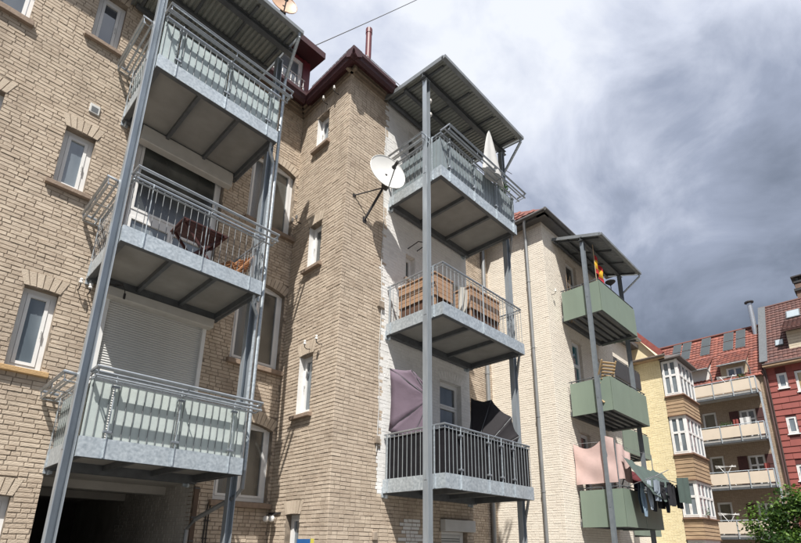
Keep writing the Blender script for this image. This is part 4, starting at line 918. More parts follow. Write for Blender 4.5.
# ------------------------------------------------------------------ leafy tree in the yard
def tree():
    rnd = random.Random(21); cx, cy = 17.6, 1.35
    R = thing('leafy_tree', 'small green leafy tree in front of the apartment block', 'tree', (cx, cy, GZ))
    bark = mat('bark', (.10, .075, .05), (.065, .05, .035), rough=.95, scale=12, bump=.6)
    tips = []; mb = MB()
    mb.tube([(cx, cy, GZ-.05), (cx+.03, cy, GZ+.5), (cx-.02, cy+.04, GZ+1.0)], .10, 8, .065)
    for k in range(14):
        a = k*2.4+rnd.uniform(-.3, .3); r = rnd.uniform(.6, 1.75); z = rnd.uniform(-.5, 1.0)*(1.1-r/3)
        b = Vector((cx-.02, cy+.04, GZ+rnd.uniform(.6, 1.0))); t = Vector((cx+r*math.cos(a), cy+r*math.sin(a)*1.2, z))
        m = (b+t)/2+Vector((rnd.uniform(-.1, .1), rnd.uniform(-.1, .1), .18)); mb.tube([b, m, t], .045, 6, .012); tips += [t, m, (m+t)/2]
    mb.build('trunk', bark, R, smooth=True)
    # a few taller shoots
    shoots = [Vector((cx-.3, cy+.8, 1.25)), Vector((cx-.5, cy+.3, 1.1)), Vector((cx+.2, cy-.3, 1.35)), Vector((cx-.3, cy+1.2, .8)), Vector((cx+.1, cy+.4, 1.3)), Vector((cx-.5, cy-.5, 1.2)), Vector((cx-.2, cy-1.1, 1.0))]
    tips += shoots*2
    for col, nm, seed in (((.14, .25, .042), 'leaf_light', 1), ((.045, .105, .022), 'leaf_dark', 2)):
        lm = mat(nm, col, tuple(c*.6 for c in col), rough=.55, island=.8, trans=.35, scale=4); lf = MB(); rr = random.Random(seed)
        for t in tips:
            for c in range(5):
                cc = t+Vector((rr.gauss(0, .22), rr.gauss(0, .26), rr.gauss(0, .16)))
                for k in range(60):
                    p = cc+Vector((rr.gauss(0, .13), rr.gauss(0, .13), rr.gauss(0, .10)))
                    d = Vector((rr.gauss(0, 1), rr.gauss(0, 1), rr.gauss(-.2, .6))).normalized(); s = Vector((rr.gauss(0, 1), rr.gauss(0, 1), rr.gauss(0, .5))); s = (s-d*s.dot(d)).normalized(); L = rr.uniform(.07, .12); w = L*.34
                    lf.add([p, p+d*L*.5+s*w, p+d*L, p+d*L*.5-s*w], [(0,1,2,3)])
        o = lf.build('crown', lm, R, recalc=False)
tree()

# ------------------------------------------------------------------ things on and around the balconies
def grid_cloth(name, fn, nu, nv, m, parent=None, thick=.006):
    mb = MB(); P = [[Vector(fn(i/nu, j/nv)) for i in range(nu+1)] for j in range(nv+1)]
    N = []
    for j in range(nv+1):
        for i in range(nu+1):
            a = P[j][min(i+1, nu)]-P[j][max(i-1, 0)]; b = P[min(j+1, nv)][i]-P[max(j-1, 0)][i]
            n = a.cross(b); N.append(n.normalized() if n.length > 1e-9 else Vector((0, 0, 1)))
    V = [p for r in P for p in r]; k = len(V); w = nu+1
    V2 = [p+n*thick for p, n in zip(V, N)]; fs = []
    for j in range(nv):
        for i in range(nu):
            q = (j*w+i, j*w+i+1, (j+1)*w+i+1, (j+1)*w+i); fs += [q, tuple(x+k for x in q[::-1])]
    edge = [i for i in range(w)]+[j*w+nu for j in range(1, nv+1)]+[nv*w+i for i in range(nu-1, -1, -1)]+[j*w for j in range(nv-1, 0, -1)]
    for a, b in zip(edge, edge[1:]+edge[:1]): fs.append((a, a+k, b+k, b))
    mb.add(V+V2, fs); return mb.build(name, m, parent, smooth=True)
def fabric(name, c, trans=.25): return mat(name, c, tuple(x*.85 for x in c), rough=.85, scale=3, bump=.15, bscale=14, trans=trans)

def parasol(label, hub, nrm, up, r, m, n=8, depth=.28, foot=None, ph=.5):
    hub = Vector(hub); nn = Vector(nrm).normalized(); u = Vector(up); u = (u-nn*u.dot(nn)).normalized(); s = u.cross(nn)
    P = thing('parasol', label, 'parasol', foot)
    rim = [hub-nn*depth+(u*math.cos(2*math.pi*(k+ph)/n)+s*math.sin(2*math.pi*(k+ph)/n))*r for k in range(n)]
    mb = MB(); K = 6
    for k in range(n):
        a, b = rim[k], rim[(k+1) % n]; rows = []
        for i in range(K+1):
            t = i/K; row = []
            for j in range(5):
                q = j/4; p = hub+(a+(b-a)*q-hub)*t; sag = nn*(-.16*4*q*(1-q)*t*(.35+.65*t)*.45)+(hub-p).normalized()*(.35*4*q*(1-q)*t**3*.10) if t > 0 else Vector()
                row.append(p+sag+nn*(.06*math.sin(math.pi*t)))
            rows.append(row)
        vs = [p for R_ in rows for p in R_]; fs = [(i*5+j, i*5+j+1, (i+1)*5+j+1, (i+1)*5+j) for i in range(K) for j in range(4)]
        mb.add(vs, fs)
    cv = mb.build('canopy', m, P, recalc=False, smooth=True)
    sol = cv.modifiers.new('cloth_thickness', 'SOLIDIFY'); sol.thickness = .004
    rb = MB()
    for k in range(n): rb.tube([hub-nn*.03, hub-nn*.02+(rim[k]-hub)*.5, rim[k]-nn*.008], .006, 5)
    rb.build('ribs', STEELD, P)
    MB().tube([hub+nn*.08, hub-nn*.55], .018, 8).tube([hub-nn*.55, Vector(foot)+Vector((0, 0, .02))], .02, 8).build('pole', STEELD, P)
    MB().lathe(foot, [(.2, 0), (.2, .04), (.06, .07), (.03, .2)], 14).build('base', DARK, P)
def fan_parasol(label, hub, rim, m, foot):
    """half-open parasol: ribs from the hub to the given rim points, cloth sagging between them"""
    hub = Vector(hub); rim = [Vector(p) for p in rim]; P = thing('parasol', label, 'parasol', foot); mb = MB(); K, J = 8, 6
    for a, b in zip(rim, rim[1:]):
        nn = (a-hub).cross(b-hub).normalized()
        if nn.dot(hub) > 0: nn = -nn
        rows = [[hub+((a+(b-a)*(j/J))-hub)*(i/K)*(1-.03*4*(j/J)*(1-j/J)*(i/K)**2)-nn*(.03*4*(j/J)*(1-j/J)*(i/K))+nn*(.008*math.sin(j*2.3+i*1.1)) for j in range(J+1)] for i in range(K+1)]
        mb.add([p for r_ in rows for p in r_], [(i*(J+1)+j, i*(J+1)+j+1, (i+1)*(J+1)+j+1, (i+1)*(J+1)+j) for i in range(K) for j in range(J)])
    cv = mb.build('canopy', m, P, recalc=False, smooth=True)
    sol = cv.modifiers.new('cloth_thickness', 'SOLIDIFY'); sol.thickness = .004
    for p in rim: MB().tube([hub, p], .007, 5).build('rib', STEELD, P)
    MB().tube([hub, Vector(foot)+Vector((0, 0, .05))], .02, 8).build('pole', STEELD, P)
    MB().lathe(foot, [(.2, 0), (.2, .04), (.06, .07), (.03, .2)], 14).build('base', DARK, P)
fan_parasol('half-open mauve parasol shading the lowest balcony of the white bay', (7.23, 6.28, 2.81), [(7.05, 6.15, 1.75), (7.06, 6.7, 1.85), (7.0, 7.2, 2.25), (7.0, 7.2, 3.60), (7.14, 6.7, 3.48), (7.16, 6.35, 3.06)], fabric('mauve_cloth', (.215, .165, .215), .3), (7.3, 6.3, 1.195))
fan_parasol('half-open black parasol at the far end of the lowest balcony of the white bay', (8.80, 6.5, 1.72), [(9.45, 7.1, 2.1), (9.50, 6.95, 3.44), (9.62, 6.45, 3.33), (9.74, 6.0, 2.86), (9.80, 5.87, 2.40), (9.6, 5.87, 1.9)], fabric('black_cloth', (.012, .010, .013), .05), (8.8, 6.52, 1.195))
parasol('dark red parasol behind the laundry on the lowest green balcony', (17.1, 6.3, 2.55), (.1, -.35, .9), (1, 0, 0), .85, fabric('dark_red_cloth', (.12, .02, .025), .2), foot=(17.3, 6.5, .87))

# satellite dishes
def dish(label, c, nrm, r, m, foot, wall=True, arm2=None):
    c = Vector(c); nn = Vector(nrm).normalized(); u = Vector((0, 0, 1)); u = (u-nn*u.dot(nn)).normalized(); s = u.cross(nn)
    D = thing('satellite_dish', label, 'dish', foot)
    mb = MB(); K, n = 7, 28; vs = [c-nn*.0]; fs = []
    for side in (0, 1):
        for i in range(1, K+1):
            t = i/K
            for k in range(n):
                a = 2*math.pi*k/n; vs.append(c+(s*math.cos(a)*r*.94+u*math.sin(a)*r)*t+nn*(.17*r*2*.55*t*t)-nn*(.012*side))
    cen2 = len(vs); vs.append(c-nn*.012)
    for side in (0, 1):
        o = 1+side*K*n; cc = 0 if side == 0 else cen2
        for k in range(n): fs.append((cc, o+k, o+(k+1) % n))
        for i in range(K-1):
            for k in range(n): fs.append((o+i*n+k, o+(i+1)*n+k, o+(i+1)*n+(k+1) % n, o+i*n+(k+1) % n))
    a0, b0 = 1+(K-1)*n, 1+K*n+(K-1)*n
    for k in range(n): fs.append((a0+k, b0+k, b0+(k+1) % n, a0+(k+1) % n))
    mb.add(vs, fs); mb.build('reflector', m, D, smooth=True)
    MB().tube([c+(s*math.cos(k*math.pi/14)*r*.94+u*math.sin(k*math.pi/14)*r)+nn*(.187*r) for k in range(29)], .008, 5, cap=False).build('rim', m, D)
    low = c-u*r*.98+nn*.16*r; head = c+nn*r*1.0-u*r*.30
    MB().tube([low-nn*.12, low, head], .014, 6).build('feed_arm', STEELD, D)
    MB().tube([head-nn*.11-u*.0, head+nn*.06], .035, 10).tube([head-nn*.13, head-nn*.10], .05, 10).build('receiver', DARK, D)
    back = c-nn*.08-u*r*.55
    mb = MB(); mb.tube([c-nn*.01, back-nn*.05], .035, 8); mb.box(back.x-.06, back.x+.06, back.y-.05, back.y+.05, back.z-.09, back.z+.05)
    mb.build('mount', DARK, D)
    return D, back
foot = (6.25, YM-.005, 6.93)
D, bk = dish('large white satellite dish on a black bracket beside the white-painted wall', (6.38, 6.80, 7.93), (-.27, -.95, .14), .46, DISH, foot)
mb = MB(); mb.tube([(bk.x, bk.y, bk.z+.05), (bk.x, bk.y+.1, bk.z-.08), (6.25, YM, 6.93)], .028, 8); mb.tube([(bk.x, bk.y+.02, bk.z-.05), (5.93, YM, 7.40)], .014, 6); mb.box(6.2, 6.3, YM-.015, YM, 6.86, 7.0); mb.box(5.89, 5.97, YM-.015, YM, 7.36, 7.44)
mb.build('bracket', DARK, D)
D, bk = dish('small terracotta satellite dish standing on the left balcony canopy', (3.82, 7.44, 11.13), (-.27, -.95, .14), .30, DISHO, (3.84, 7.52, 10.46))
MB().tube([(3.84, 7.52, 10.44), (3.84, 7.52, 11.02)], .022, 8).tube([(3.72, 7.62, 10.46), (3.84, 7.53, 10.85)], .012, 6).tube([(3.96, 7.62, 10.46), (3.84, 7.53, 10.85)], .012, 6).build('mast', STEELD, D)

# furniture on the middle left balcony
def folding_table(label, c, w, d, h, m):
    x, y, z = c; Tn = thing('folding_table', label, 'table', c); n = 7
    for i in range(n): MB().box(x-w/2, x+w/2, y-d/2+i*d/n+.004, y-d/2+(i+1)*d/n-.004, z+h-.022, z+h).build('top_slat', m, Tn)
    for a in (x-w/2+.03, x+w/2-.07): MB().box(a, a+.04, y-d/2, y+d/2, z+h-.05, z+h-.0225).build('apron', m, Tn)
    for sy in (-1, 1):
        yy = y+sy*(d/2-.09)
        MB().bar((x-w/2+.06, yy, z+h-.04), (x+w/2-.06, yy, z+.01), .03, .045).build('leg', m, Tn); MB().bar((x+w/2-.06, yy-sy*.035, z+h-.04), (x-w/2+.06, yy-sy*.035, z+.01), .03, .045).build('leg', m, Tn)
    return Tn
folding_table('dark red folding slatted table on the middle left balcony', (3.02, 8.05, 4.495), .80, .60, .80, WOODD)
def folding_chair(label, c, rz, m):
    x, y, z = c; F = thing('folding_chair', label, 'chair', c); F.rotation_euler = (0, 0, rz)
    def part(name, mb):
        o = bpy.data.objects.new(name, mb.mesh(name, m)); COL.objects.link(o); o.parent = F
    for i in range(6): part('seat_slat', MB().box(-.21, .21, -.20+i*.07, -.20+i*.07+.058, .43, .45))
    for i in range(6): part('back_slat', MB().bar((-.20, .24+i*.025, .52+i*.065), (.20, .24+i*.025, .52+i*.065), .05, .014, up=(0, -.36, 1)))
    for s in (-.22, .22):
        part('leg', MB().bar((s, -.24, .01), (s, .38, .90), .025, .04, up=(1, 0, 0))); part('leg', MB().bar((s*.9, .26, .01), (s*.9, -.20, .43), .025, .04, up=(1, 0, 0)))
    return F
folding_chair('brown wooden folding chair on the middle left balcony beside the post', (3.72, 8.15, 4.495), math.radians(-75), WOOD)
_c = folding_chair('pale wicker-coloured chair on the middle green balcony', (15.12, 6.02, 4.23), math.radians(150), mat('wicker', (.50, .36, .2), (.4, .28, .15), rough=.7))
_c.scale = (1.15, 1.15, 1.5)
# wooden chests on the middle white-bay balcony
def chest(label, x0, x1, y0, y1, z, h, m):
    Cn = thing('wooden_cabinet', label, 'cabinet', ((x0+x1)/2, (y0+y1)/2, z)); n = 5
    for i in range(n):
        a = z+.42+(h-.42)*i/n; MB().box(x0, x1, y0, y0+.022, a+.004, a+(h-.42)/n-.004).build('front_plank', m, Cn); MB().box(x0, x0+.022, y0+.023, y1, a+.004, a+(h-.42)/n-.004).build('side_plank', m, Cn)
    MB().box(x0-.02, x1+.02, y0-.02, y1+.02, z+h, z+h+.03).build('top', m, Cn)
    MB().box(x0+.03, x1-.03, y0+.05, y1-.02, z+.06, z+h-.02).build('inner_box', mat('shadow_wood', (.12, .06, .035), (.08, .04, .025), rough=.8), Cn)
    for x in (x0, x1-.05):
        for y in (y0+.024, y1-.05): MB().box(x+.0235, x+.06, y, y+.045, z, z+h-.001).build('leg', m, Cn)
WOODO = mat('orange_wood', (.40, .255, .16), (.32, .195, .12), rough=.6, scale=8, stretch=(.3, .3, 3))
chest('light wooden cabinet by the left rail of the middle white-bay balcony', 7.14, 7.72, 6.05, 7.1, 4.555, .92, WOODO)
chest('light wooden cabinet by the front rail of the middle white-bay balcony', 8.12, 9.22, 5.86, 6.3, 4.555, .92, WOODO)
def drying_rack(label, c, w, l, h, group=None):
    x, y, z = c; Rk = thing('drying_rack', label, 'rack', c, group); mb = MB()
    for s in (-1, 1):
        mb.tube([(x-l/2, y+s*w/2, z+h), (x+l/2, y+s*w/2, z+h)], .010, 6); mb.tube([(x-l*.3, y+s*w/2, z), (x+l*.3, y+s*w/2, z+h)], .010, 6); mb.tube([(x+l*.3, y+s*w/2, z), (x-l*.3, y+s*w/2, z+h)], .010, 6)
    mb.build('frame', TUBE, Rk)
    for i in range(9): MB().tube([(x-l/2+.02+i*(l-.04)/8, y-w/2, z+h+.0105), (x-l/2+.02+i*(l-.04)/8, y+w/2, z+h+.0105)], .004, 5).build('wire', TUBE, Rk)
drying_rack('folding metal drying rack on the middle white-bay balcony', (9.62, 6.1, 4.555), .5, .5, 1.12)
o = grid_cloth('cloth', lambda u, v: (7.86+.28*u+.10*(1-v)*u, 5.95+.03*math.sin(u*14)+.10*v, 5.42-.80*v-.12*(1-u)*v), 14, 10, fabric('offwhite_cloth', (.62, .60, .55)))
tag(o, 'off-white cloth hanging inside the rail of the middle white-bay balcony', 'cloth')
# white folded cloth standing over the rail of the top balcony
def tentcloth(u, v):
    a = u*2*math.pi; r = .03+.34*v**.75*(1+.22*math.sin(a*4+1)+.1*math.sin(a*7)); return (8.70+r*math.cos(a)*1.05+.12*v, 5.56+r*math.sin(a)*.35+.02*v, 9.92-1.28*v)
mb = MB(); nu, nv = 28, 10; vs = [tentcloth(i/nu, j/nv) for j in range(nv+1) for i in range(nu)]
mb.add(vs, [(j*nu+i, j*nu+(i+1) % nu, (j+1)*nu+(i+1) % nu, (j+1)*nu+i) for j in range(nv) for i in range(nu)])
P = thing('folded_parasol', 'closed white parasol leaning over the rail of the top white-bay balcony', 'parasol', (8.85, 6.0, 7.83))
mb.build('cloth', fabric('white_cloth', (.74, .74, .73), .3), P, recalc=False, smooth=True); MB().tube([(8.85, 6.0, 7.85), (8.70, 5.56, 9.96)], .018, 8).build('pole', STEELD, P); MB().lathe((8.85, 6.0, 7.83), [(.2, 0), (.2, .05), (.04, .08)], 12).build('base', DARK, P)
# plants
def plant(label, c, r, h, n, seed, pot=True, group='potted plants on the top balcony'):
    rr = random.Random(seed); x, y, z = c; Pn = thing('potted_plant', label, 'plant', c, group)
    MB().lathe(c, [(.09, 0), (.13, .2), (.14, .22), (.12, .22)], 12).build('pot', mat('terracotta', (.36, .16, .09), (.28, .12, .07), rough=.85), Pn)
    lf = MB()
    for k in range(n):
        a = rr.uniform(0, 6.28); d = rr.uniform(0, r); p = Vector((x+d*math.cos(a), y+d*math.sin(a), z+.22+rr.uniform(0, 1)**1.0*h*(1.1-d/r*.5)))
        dd = Vector((math.cos(a)*.8+rr.gauss(0, .4), math.sin(a)*.8+rr.gauss(0, .4), rr.gauss(.3, .5))).normalized(); s = Vector((rr.gauss(0, 1), rr.gauss(0, 1), rr.gauss(0, 1))); s = (s-dd*s.dot(dd)).normalized(); L = rr.uniform(.06, .12)
        lf.add([p, p+dd*L*.5+s*L*.2, p+dd*L, p+dd*L*.5-s*L*.2], [(0, 1, 2, 3)])
    for k in range(7): a = k; lf.tube([(x, y, z+.18), (x+r*.5*math.cos(a), y+r*.5*math.sin(a), z+.22+h*.8)], .005, 4)
    lf.build('foliage', mat('pot_leaf', (.06, .13, .03), (.035, .08, .02), rough=.5, island=.8, trans=.3), Pn, recalc=False)
zf = MZ[0]+.19
MB_st = thing('plant_stand', 'dark plant bench behind the front rail of the top white-bay balcony', 'bench', (8.3, 6.25, zf))
MB().box(7.5, 9.0, 6.1, 6.4, zf+.78, zf+.81).build('top', WOODD, MB_st)
for xx in (7.55, 8.92): MB().box(xx, xx+.04, 6.12, 6.38, zf, zf+.78).build('leg', WOODD, MB_st)
plant('potted bushy green plant on the bench near the white parasol', (8.55, 6.25, zf+.81), .26, .55, 260, 4)
plant('small potted green plant on the bench further along', (7.95, 6.25, zf+.81), .2, .4, 150, 5)
st2 = thing('plant_stand', 'small dark plant stool at the far rail of the top white-bay balcony', 'bench', (9.7, 6.0, zf)); MB().box(9.52, 9.88, 5.84, 6.16, zf+.80, zf+.83).build('top', WOODD, st2)
for xx in (9.53, 9.83): MB().box(xx, xx+.04, 5.86, 6.14, zf, zf+.80).build('leg', WOODD, st2)
plant('potted green plant on the stool at the far rail', (9.72, 6.0, zf+.83), .26, .35, 220, 6)
# things on the green balconies
FL = thing('small_flag', 'red and yellow striped flag on a stick at the top green balcony', 'flag', (14.95, 5.75, 8.2))
MB().tube([(14.93, 5.74, 8.1), (14.93, 5.74, 9.75)], .012, 6).build('stick', mat('light_wood', (.5, .38, .24), (.42, .3, .18), rough=.7), FL)
def flagfn(a, b): return lambda u, v: (14.94+(a+(b-a)*u)*.50+.02*math.sin(v*9), 5.735-.05*math.sin((a+(b-a)*u)*7)*v-.10*(a+(b-a)*u), 9.42-.55*(a+(b-a)*u)-(.62-.12*(a+(b-a)*u))*v)
def stripe(v0, v1): return lambda u, v: (14.94+.30*u+.03*math.sin((v0+(v1-v0)*v)*9), 5.735-.05*math.sin(u*8)-.06*u, 9.36-.42*u-(.08+.24*(1-.2*u))*2.1*(v0+(v1-v0)*v))
fr_, fy_ = fabric('flag_red', (.55, .03, .04), .35), fabric('flag_yellow', (.80, .50, .03), .35)
grid_cloth('red_stripe', stripe(0, .25), 10, 4, fr_, FL); grid_cloth('yellow_stripe', stripe(.25, .75), 10, 6, fy_, FL); grid_cloth('red_stripe', stripe(.75, 1), 10, 4, fr_, FL)
grid_cloth('emblem', lambda u, v: (14.94+.30*(.25+.25*u)+.03*math.sin((.4+.22*v)*9), 5.735-.05*math.sin((.25+.25*u)*8)-.06*(.25+.25*u)-.012, 9.36-.42*(.25+.25*u)-.64*(.4+.22*v)), 4, 4, fabric('emblem_red', (.42, .05, .04), .2), FL)
for i, (x, y, z, h, l) in enumerate(((14.9, 6.75, 8.36, .75, 'bare twiggy plant stems at the wall end of the top green balcony rail'),)):
    mb = MB(); rr = random.Random(3)
    for k in range(7): mb.tube([(x+k*.04, y+rr.uniform(-.1, .1), z-1.1), (x+k*.04+rr.gauss(0, .04), y+rr.gauss(0, .06), z+h*rr.uniform(.4, 1))], .008, 5, .003)
    o = mb.build('dry_plant', WOODW); tag(o, l, 'plant')
lp = thing('garden_lamp', 'dark funnel lamp on the rail of the top green balcony', 'lamp', (15.9, 5.66, 8.39)); MB().tube([(15.9, 5.66, 8.3), (15.9, 5.66, 8.62)], .015, 6).build('stem', DARK, lp); MB().lathe((15.9, 5.66, 8.58), [(.03, 0), (.17, .12), (.17, .14), (.03, .22)], 12).build('shade', DARK, lp)
# pink sheet and laundry on the lowest green balcony
ZR = GZS[2]+1.13
pinkm = fabric('pink_cloth', (.80, .61, .57), .3)
def pinkf(u, v):
    y = 6.98-1.24*u; top = 3.12-.26*math.sin(math.pi*min(1, u/.8))+(.12*u/.8 if u < .8 else .12-.5*(u-.8))
    zb = 1.86; return (14.78+.022*math.sin(u*11+v*3.2)*(.3+v)+.012*math.sin(u*7-v*9), y, top+(zb-top)*v-.0*u)
o = grid_cloth('pink_sheet', pinkf, 30, 16, pinkm); tag(o, 'pink bed sheet hung at the side of the lowest green balcony', 'sheet', 'pink sheets')
def pinkg(u, v): return (14.84+1.05*u, 5.70+.03*math.sin(u*13+v), 3.0-.16*u-1.06*v+.16*u*v+.04*math.sin(u*6))
o = grid_cloth('pink_sheet', pinkg, 16, 12, pinkm); tag(o, 'smaller pink sheet hung on the front rail beside the post', 'sheet', 'pink sheets')
ln = MB().tube([(14.80, 7.0, 3.12), (14.80, 5.72, 3.05), (15.7, 5.70, 2.95), (17.7, 5.70, 3.0)], .006, 5).tube([(14.80, 5.72, 1.7), (14.80, 5.72, 3.08)], .014, 6).tube([(17.7, 5.70, 1.7), (17.7, 5.70, 3.02)], .014, 6).build('clothes_line', TUBE)
tag(ln, 'thin clothes line on sticks above the lowest green balcony', 'line')
# rack hung outside the rail, with clothes
RK = thing('drying_rack', 'metal drying rack hung outside the lowest green balcony, loaded with clothes', 'rack', (16.3, 5.5, ZR)); mb = MB()
mb.tube([(15.2, 5.68, ZR), (15.2, 4.9, ZR+.25)], .012, 6); mb.tube([(17.5, 5.68, ZR), (17.5, 4.9, ZR+.25)], .012, 6); mb.tube([(15.2, 4.9, ZR+.25), (17.5, 4.9, ZR+.25)], .012, 6); mb.tube([(15.2, 5.3, ZR+.13), (17.5, 5.3, ZR+.13)], .006, 6); mb.tube([(15.0, 5.1, ZR+.1), (16.9, 5.0, ZR+.62)], .012, 6)
mb.build('frame', TUBE, RK)
tealc = fabric('grey_green_cloth', (.11, .15, .137), .25)
def awning(u, v): # sheet stretched outward and sagging
    p = Vector((15.0+2.9*u, 5.62-.55*v-.1*u, ZR+.90-.36*u-.92*v+.16*u*u)); p.z -= .14*math.sin(math.pi*u)*(.4+v)+.03*math.sin(u*22+v*4)+.015*math.sin(u*47); return p
o = grid_cloth('sheet', awning, 26, 10, tealc); tag(o, 'grey-green sheet stretched outward over the drying rack', 'sheet')
def towel(u, v): return (16.9+1.05*u, 4.80+.04*math.sin(u*11), ZR+.36+.12*u-.72*v-.10*u*v)
o = grid_cloth('towel', towel, 12, 10, fabric('dark_green_cloth', (.10, .14, .125), .2)); tag(o, 'dark green towel hanging at the outer end of the drying rack', 'towel')
def garment(label, name, x, y, z, w, l, m, split=True, group='clothes on the drying rack'):
    G = thing(name, label, 'clothing', (x, y, z), group)
    if split:
        for k in (0, 1): grid_cloth('trouser_leg', lambda u, v, k=k: (x-w/2+w*.5*(k+.04+.92*u)+.012*math.sin(v*7+k), y+.04*math.sin(u*math.pi)*(1-.3*v)+.02*math.sin(v*5+k*2), z-l*.18-l*.82*v), 6, 10, m, G, .02)
        grid_cloth('waist', lambda u, v: (x-w/2+w*u, y+.04*math.sin(u*math.pi)-.008, z-l*.2*v), 8, 4, m, G, .025)
    else:
        grid_cloth('body', lambda u, v: (x-w/2+w*u+.015*math.sin(v*6), y+.03*math.sin(u*9+v*2), z-l*v), 10, 8, m, G, .012)
        for s in (-1, 1): grid_cloth('sleeve', lambda u, v, s=s: (x+s*(w/2-.02+.05*v)+.09*(u-.5), y+.02*math.sin(u*5)-.01, z-.03-l*.55*v), 5, 6, m, G, .02)
jean, jeanl, black = fabric('blue_denim', (.20, .28, .36), .05), fabric('pale_denim', (.42, .48, .55), .05), fabric('black_cotton', (.012, .012, .016), .05)
garment('blue jeans hanging upright on the drying rack', 'trousers', 15.42, 5.30, ZR+.12, .26, .95, jean)
garment('pale washed jeans hanging next to the blue jeans', 'trousers', 15.74, 5.22, ZR+.22, .26, .85, jeanl)
garment('long black trousers hanging next to the pale jeans', 'trousers', 16.02, 5.24, ZR+.14, .36, .80, black)
garment('short black trousers between longer black garments on the rack', 'trousers', 16.26, 5.02, ZR+.20, .30, .52, black)
garment('wide black skirt-like shirt in the middle of the drying rack', 'shirt', 16.52, 5.2, ZR+.10, .42, .66, black, split=False)
garment('dark navy trousers behind the black garments on the rack', 'trousers', 16.80, 5.12, ZR+.10, .32, .76, fabric('navy_cotton', (.018, .022, .04), .05))
garment('charcoal top hanging loosely on the drying rack', 'shirt', 17.15, 4.98, ZR+.16, .36, .58, fabric('charcoal_cotton', (.035, .035, .04), .05), split=False)
garment('black hooded top in front of the navy trousers on the rack', 'shirt', 16.70, 4.95, ZR+.22, .44, .70, black, split=False)
garment('grey-blue shirt squeezed between the jeans and the black trousers', 'shirt', 15.92, 5.08, ZR+.24, .34, .62, fabric('grey_blue_cotton', (.22, .26, .31), .1), split=False)
garment('dark blue jeans behind the blue jeans on the rack', 'trousers', 15.58, 5.42, ZR+.10, .30, .82, fabric('dark_denim', (.06, .085, .12), .05))
garment('black leggings hanging outermost beside the green towel', 'trousers', 17.38, 4.92, ZR+.20, .30, .66, black)
garment('black shirt hanging at the end of the row of trousers', 'shirt', 17.6, 5.0, ZR+.12, .4, .62, black, split=False)
o = grid_cloth('towel', lambda u, v: (15.9+.45*u, 5.72+.02*math.sin(u*9), ZR+.02-.0*u+.42*(1-v)-.25), 8, 6, fabric('navy_cloth', (.02, .03, .09), .1)); tag(o, 'navy blue cloth on the rail behind the pale jeans', 'towel')
# overhead wires
def wire(label, a, b, sag, r=.012):
    a = Vector(a); b = Vector(b); pts = [a+(b-a)*(i/16)-Vector((0, 0, sag*4*(i/16)*(1-i/16))) for i in range(17)]
    o = MB().tube(pts, r, 5).build('overhead_wire', DARK); tag(o, label, 'wire', None)
wire('long thin overhead wire rising across the sky from the red dormer', (5.62, 9.0, 12.95), (16.0, 9.6, 28.6), .1)
wire('short thin wire between the brick bay roof and the canopy', (6.1, 8.4, 12.45), (16.0, 9.2, 15.3), .15)
# blue and yellow board at the foot of the bay
S = thing('signboard', 'blue board with a yellow edge standing at the foot of the brick bay', 'sign', (5.35, 7.5, GZ))
MB().box(5.33, 5.36, 7.32, 7.72, -.75, .115).build('board', mat('blue_board', (.03, .13, .36), (.025, .11, .31), rough=.4), S); MB().box(5.325, 5.365, 7.27, 7.319, -.75, .12).build('edge', mat('yellow_board', (.62, .55, .10), (.55, .48, .08), rough=.5), S)
for yy in (7.36, 7.62): MB().box(5.361, 5.39, yy, yy+.06, GZ, -.1).build('leg', STEELD, S)

# lamps, cable and small clutter
for z, l in ((9.95, 'upper white globe lamp on the tall post before the white bay'), (9.55, 'lower white globe lamp on the tall post before the white bay')):
    G = thing('globe_lamp', l, 'lamp', (6.96, 6.05, z)); MB().box(6.956, 6.975, 6.03, 6.07, z-.03, z+.03).build('bracket', STEELD, G)
    MB().lathe((7.02, 6.05, z-.05), [(.01, 0), (.04, .015), (.052, .05), (.04, .085), (.01, .10)], 12).build('globe', PORC, G, smooth=True)
mb = MB(); mb.tube([(2.05+.16*math.cos(k*.42), 8.95+.09*math.sin(k*.42), 4.27+.012*math.sin(k*.9)) for k in range(34)], .007, 5); mb.tube([(2.2, 8.95, 4.27), (2.25, 8.95, 4.2), (2.26, 8.94, 4.12)], .007, 5); mb.tube([(2.26, 8.94, 4.13), (2.26, 8.94, 4.03)], .02, 8)
tag(mb.build('cable_coil', DARK), 'coil of black cable with a plug hanging under the middle left balcony', 'cable')
rr = random.Random(8)
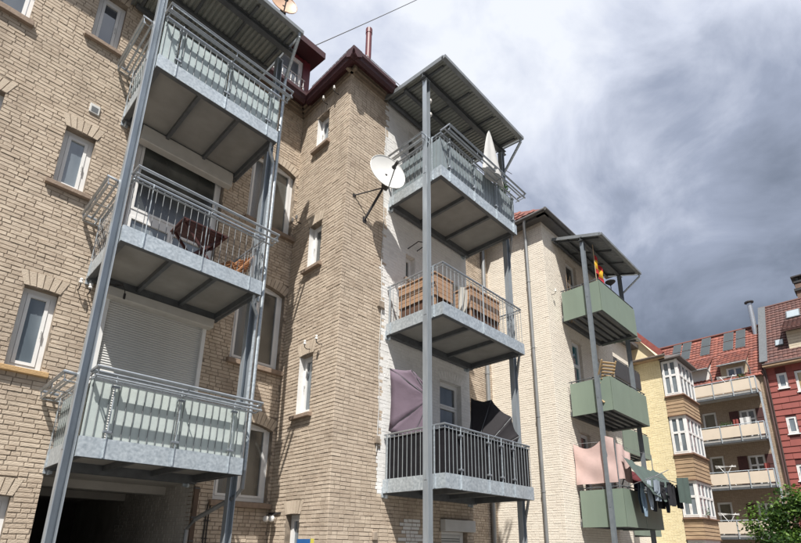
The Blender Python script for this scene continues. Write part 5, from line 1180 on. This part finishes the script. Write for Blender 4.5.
for k, (y0, y1, z, c, l) in enumerate(((6.0, 6.6, ZB[1]+1.35, (.7, .7, .69), 'white laundry on a line over the second cream balcony'), (6.7, 7.0, ZB[1]+1.30, (.32, .08, .07), 'red cloth hanging over the second cream balcony'), (5.5, 5.8, ZB[2]+1.28, (.35, .09, .08), 'red cloth hanging at the open end of the third cream balcony'))):
    o = grid_cloth('laundry', lambda u, v: (38.45+.05*math.sin(u*11+k), y0+(y1-y0)*u, z+.28-.62*v), 10, 6, fabric('far_cloth_%d' % k, c)); tag(o, l, 'laundry')
for k, (i, y, l) in enumerate(((0, 6.9, 'white drying rack rods behind the top cream balcony rail'), (2, 7.9, 'white drying rack rods behind the third cream balcony rail'), (3, 8.2, 'white drying rack rods behind the lowest cream balcony rail'))):
    mb = MB(); z = ZB[i]+.28
    for s_ in (-.45, .45): mb.tube([(38.5, y+s_, z), (38.5, y-s_*.9, z+1.35)], .02, 6)
    for q_ in range(4): mb.tube([(38.45, y-.6, z+1.30+q_*.03-.1), (38.55+q_*.05, y+.6, z+1.38-q_*.05)], .012, 5)
    tag(mb.build('drying_rack', PVC), l, 'rack')
def planter(label, x, y0, y1, z, n, seed, flowers=None):
    P = thing('flower_box', label, 'planter', (x, (y0+y1)/2, z)); r2 = random.Random(seed); MB().box(x-.09, x+.09, y0, y1, z, z+.16).build('box', mat('brown_planter', (.12, .07, .05), (.09, .055, .04), rough=.7), P); lf = MB()
    for k in range(n):
        p = Vector((x+r2.gauss(0, .07), r2.uniform(y0, y1), z+.14+abs(r2.gauss(0, .13)))); d = Vector((r2.gauss(0, 1), r2.gauss(0, 1), r2.gauss(.2, .6))).normalized(); s2 = Vector((r2.gauss(0, 1), r2.gauss(0, 1), r2.gauss(0, 1))); s2 = (s2-d*s2.dot(d)).normalized(); L = r2.uniform(.07, .13)
        lf.add([p, p+d*L*.5+s2*L*.22, p+d*L, p+d*L*.5-s2*L*.22], [(0, 1, 2, 3)])
    lf.build('foliage', MATS['pot_leaf'], P, recalc=False)
planter('flower box with green leaves on the second cream balcony rail', 38.14, 7.0, 7.65, ZB[1]+1.0, 160, 3)
planter('flower box with green leaves on the top cream balcony rail', 38.14, 5.7, 6.3, ZB[0]+1.0, 140, 4)
planter('flower box with sparse leaves on the bay window ledge', 28.75, 6.95, 7.02, 1.52, 40, 6)
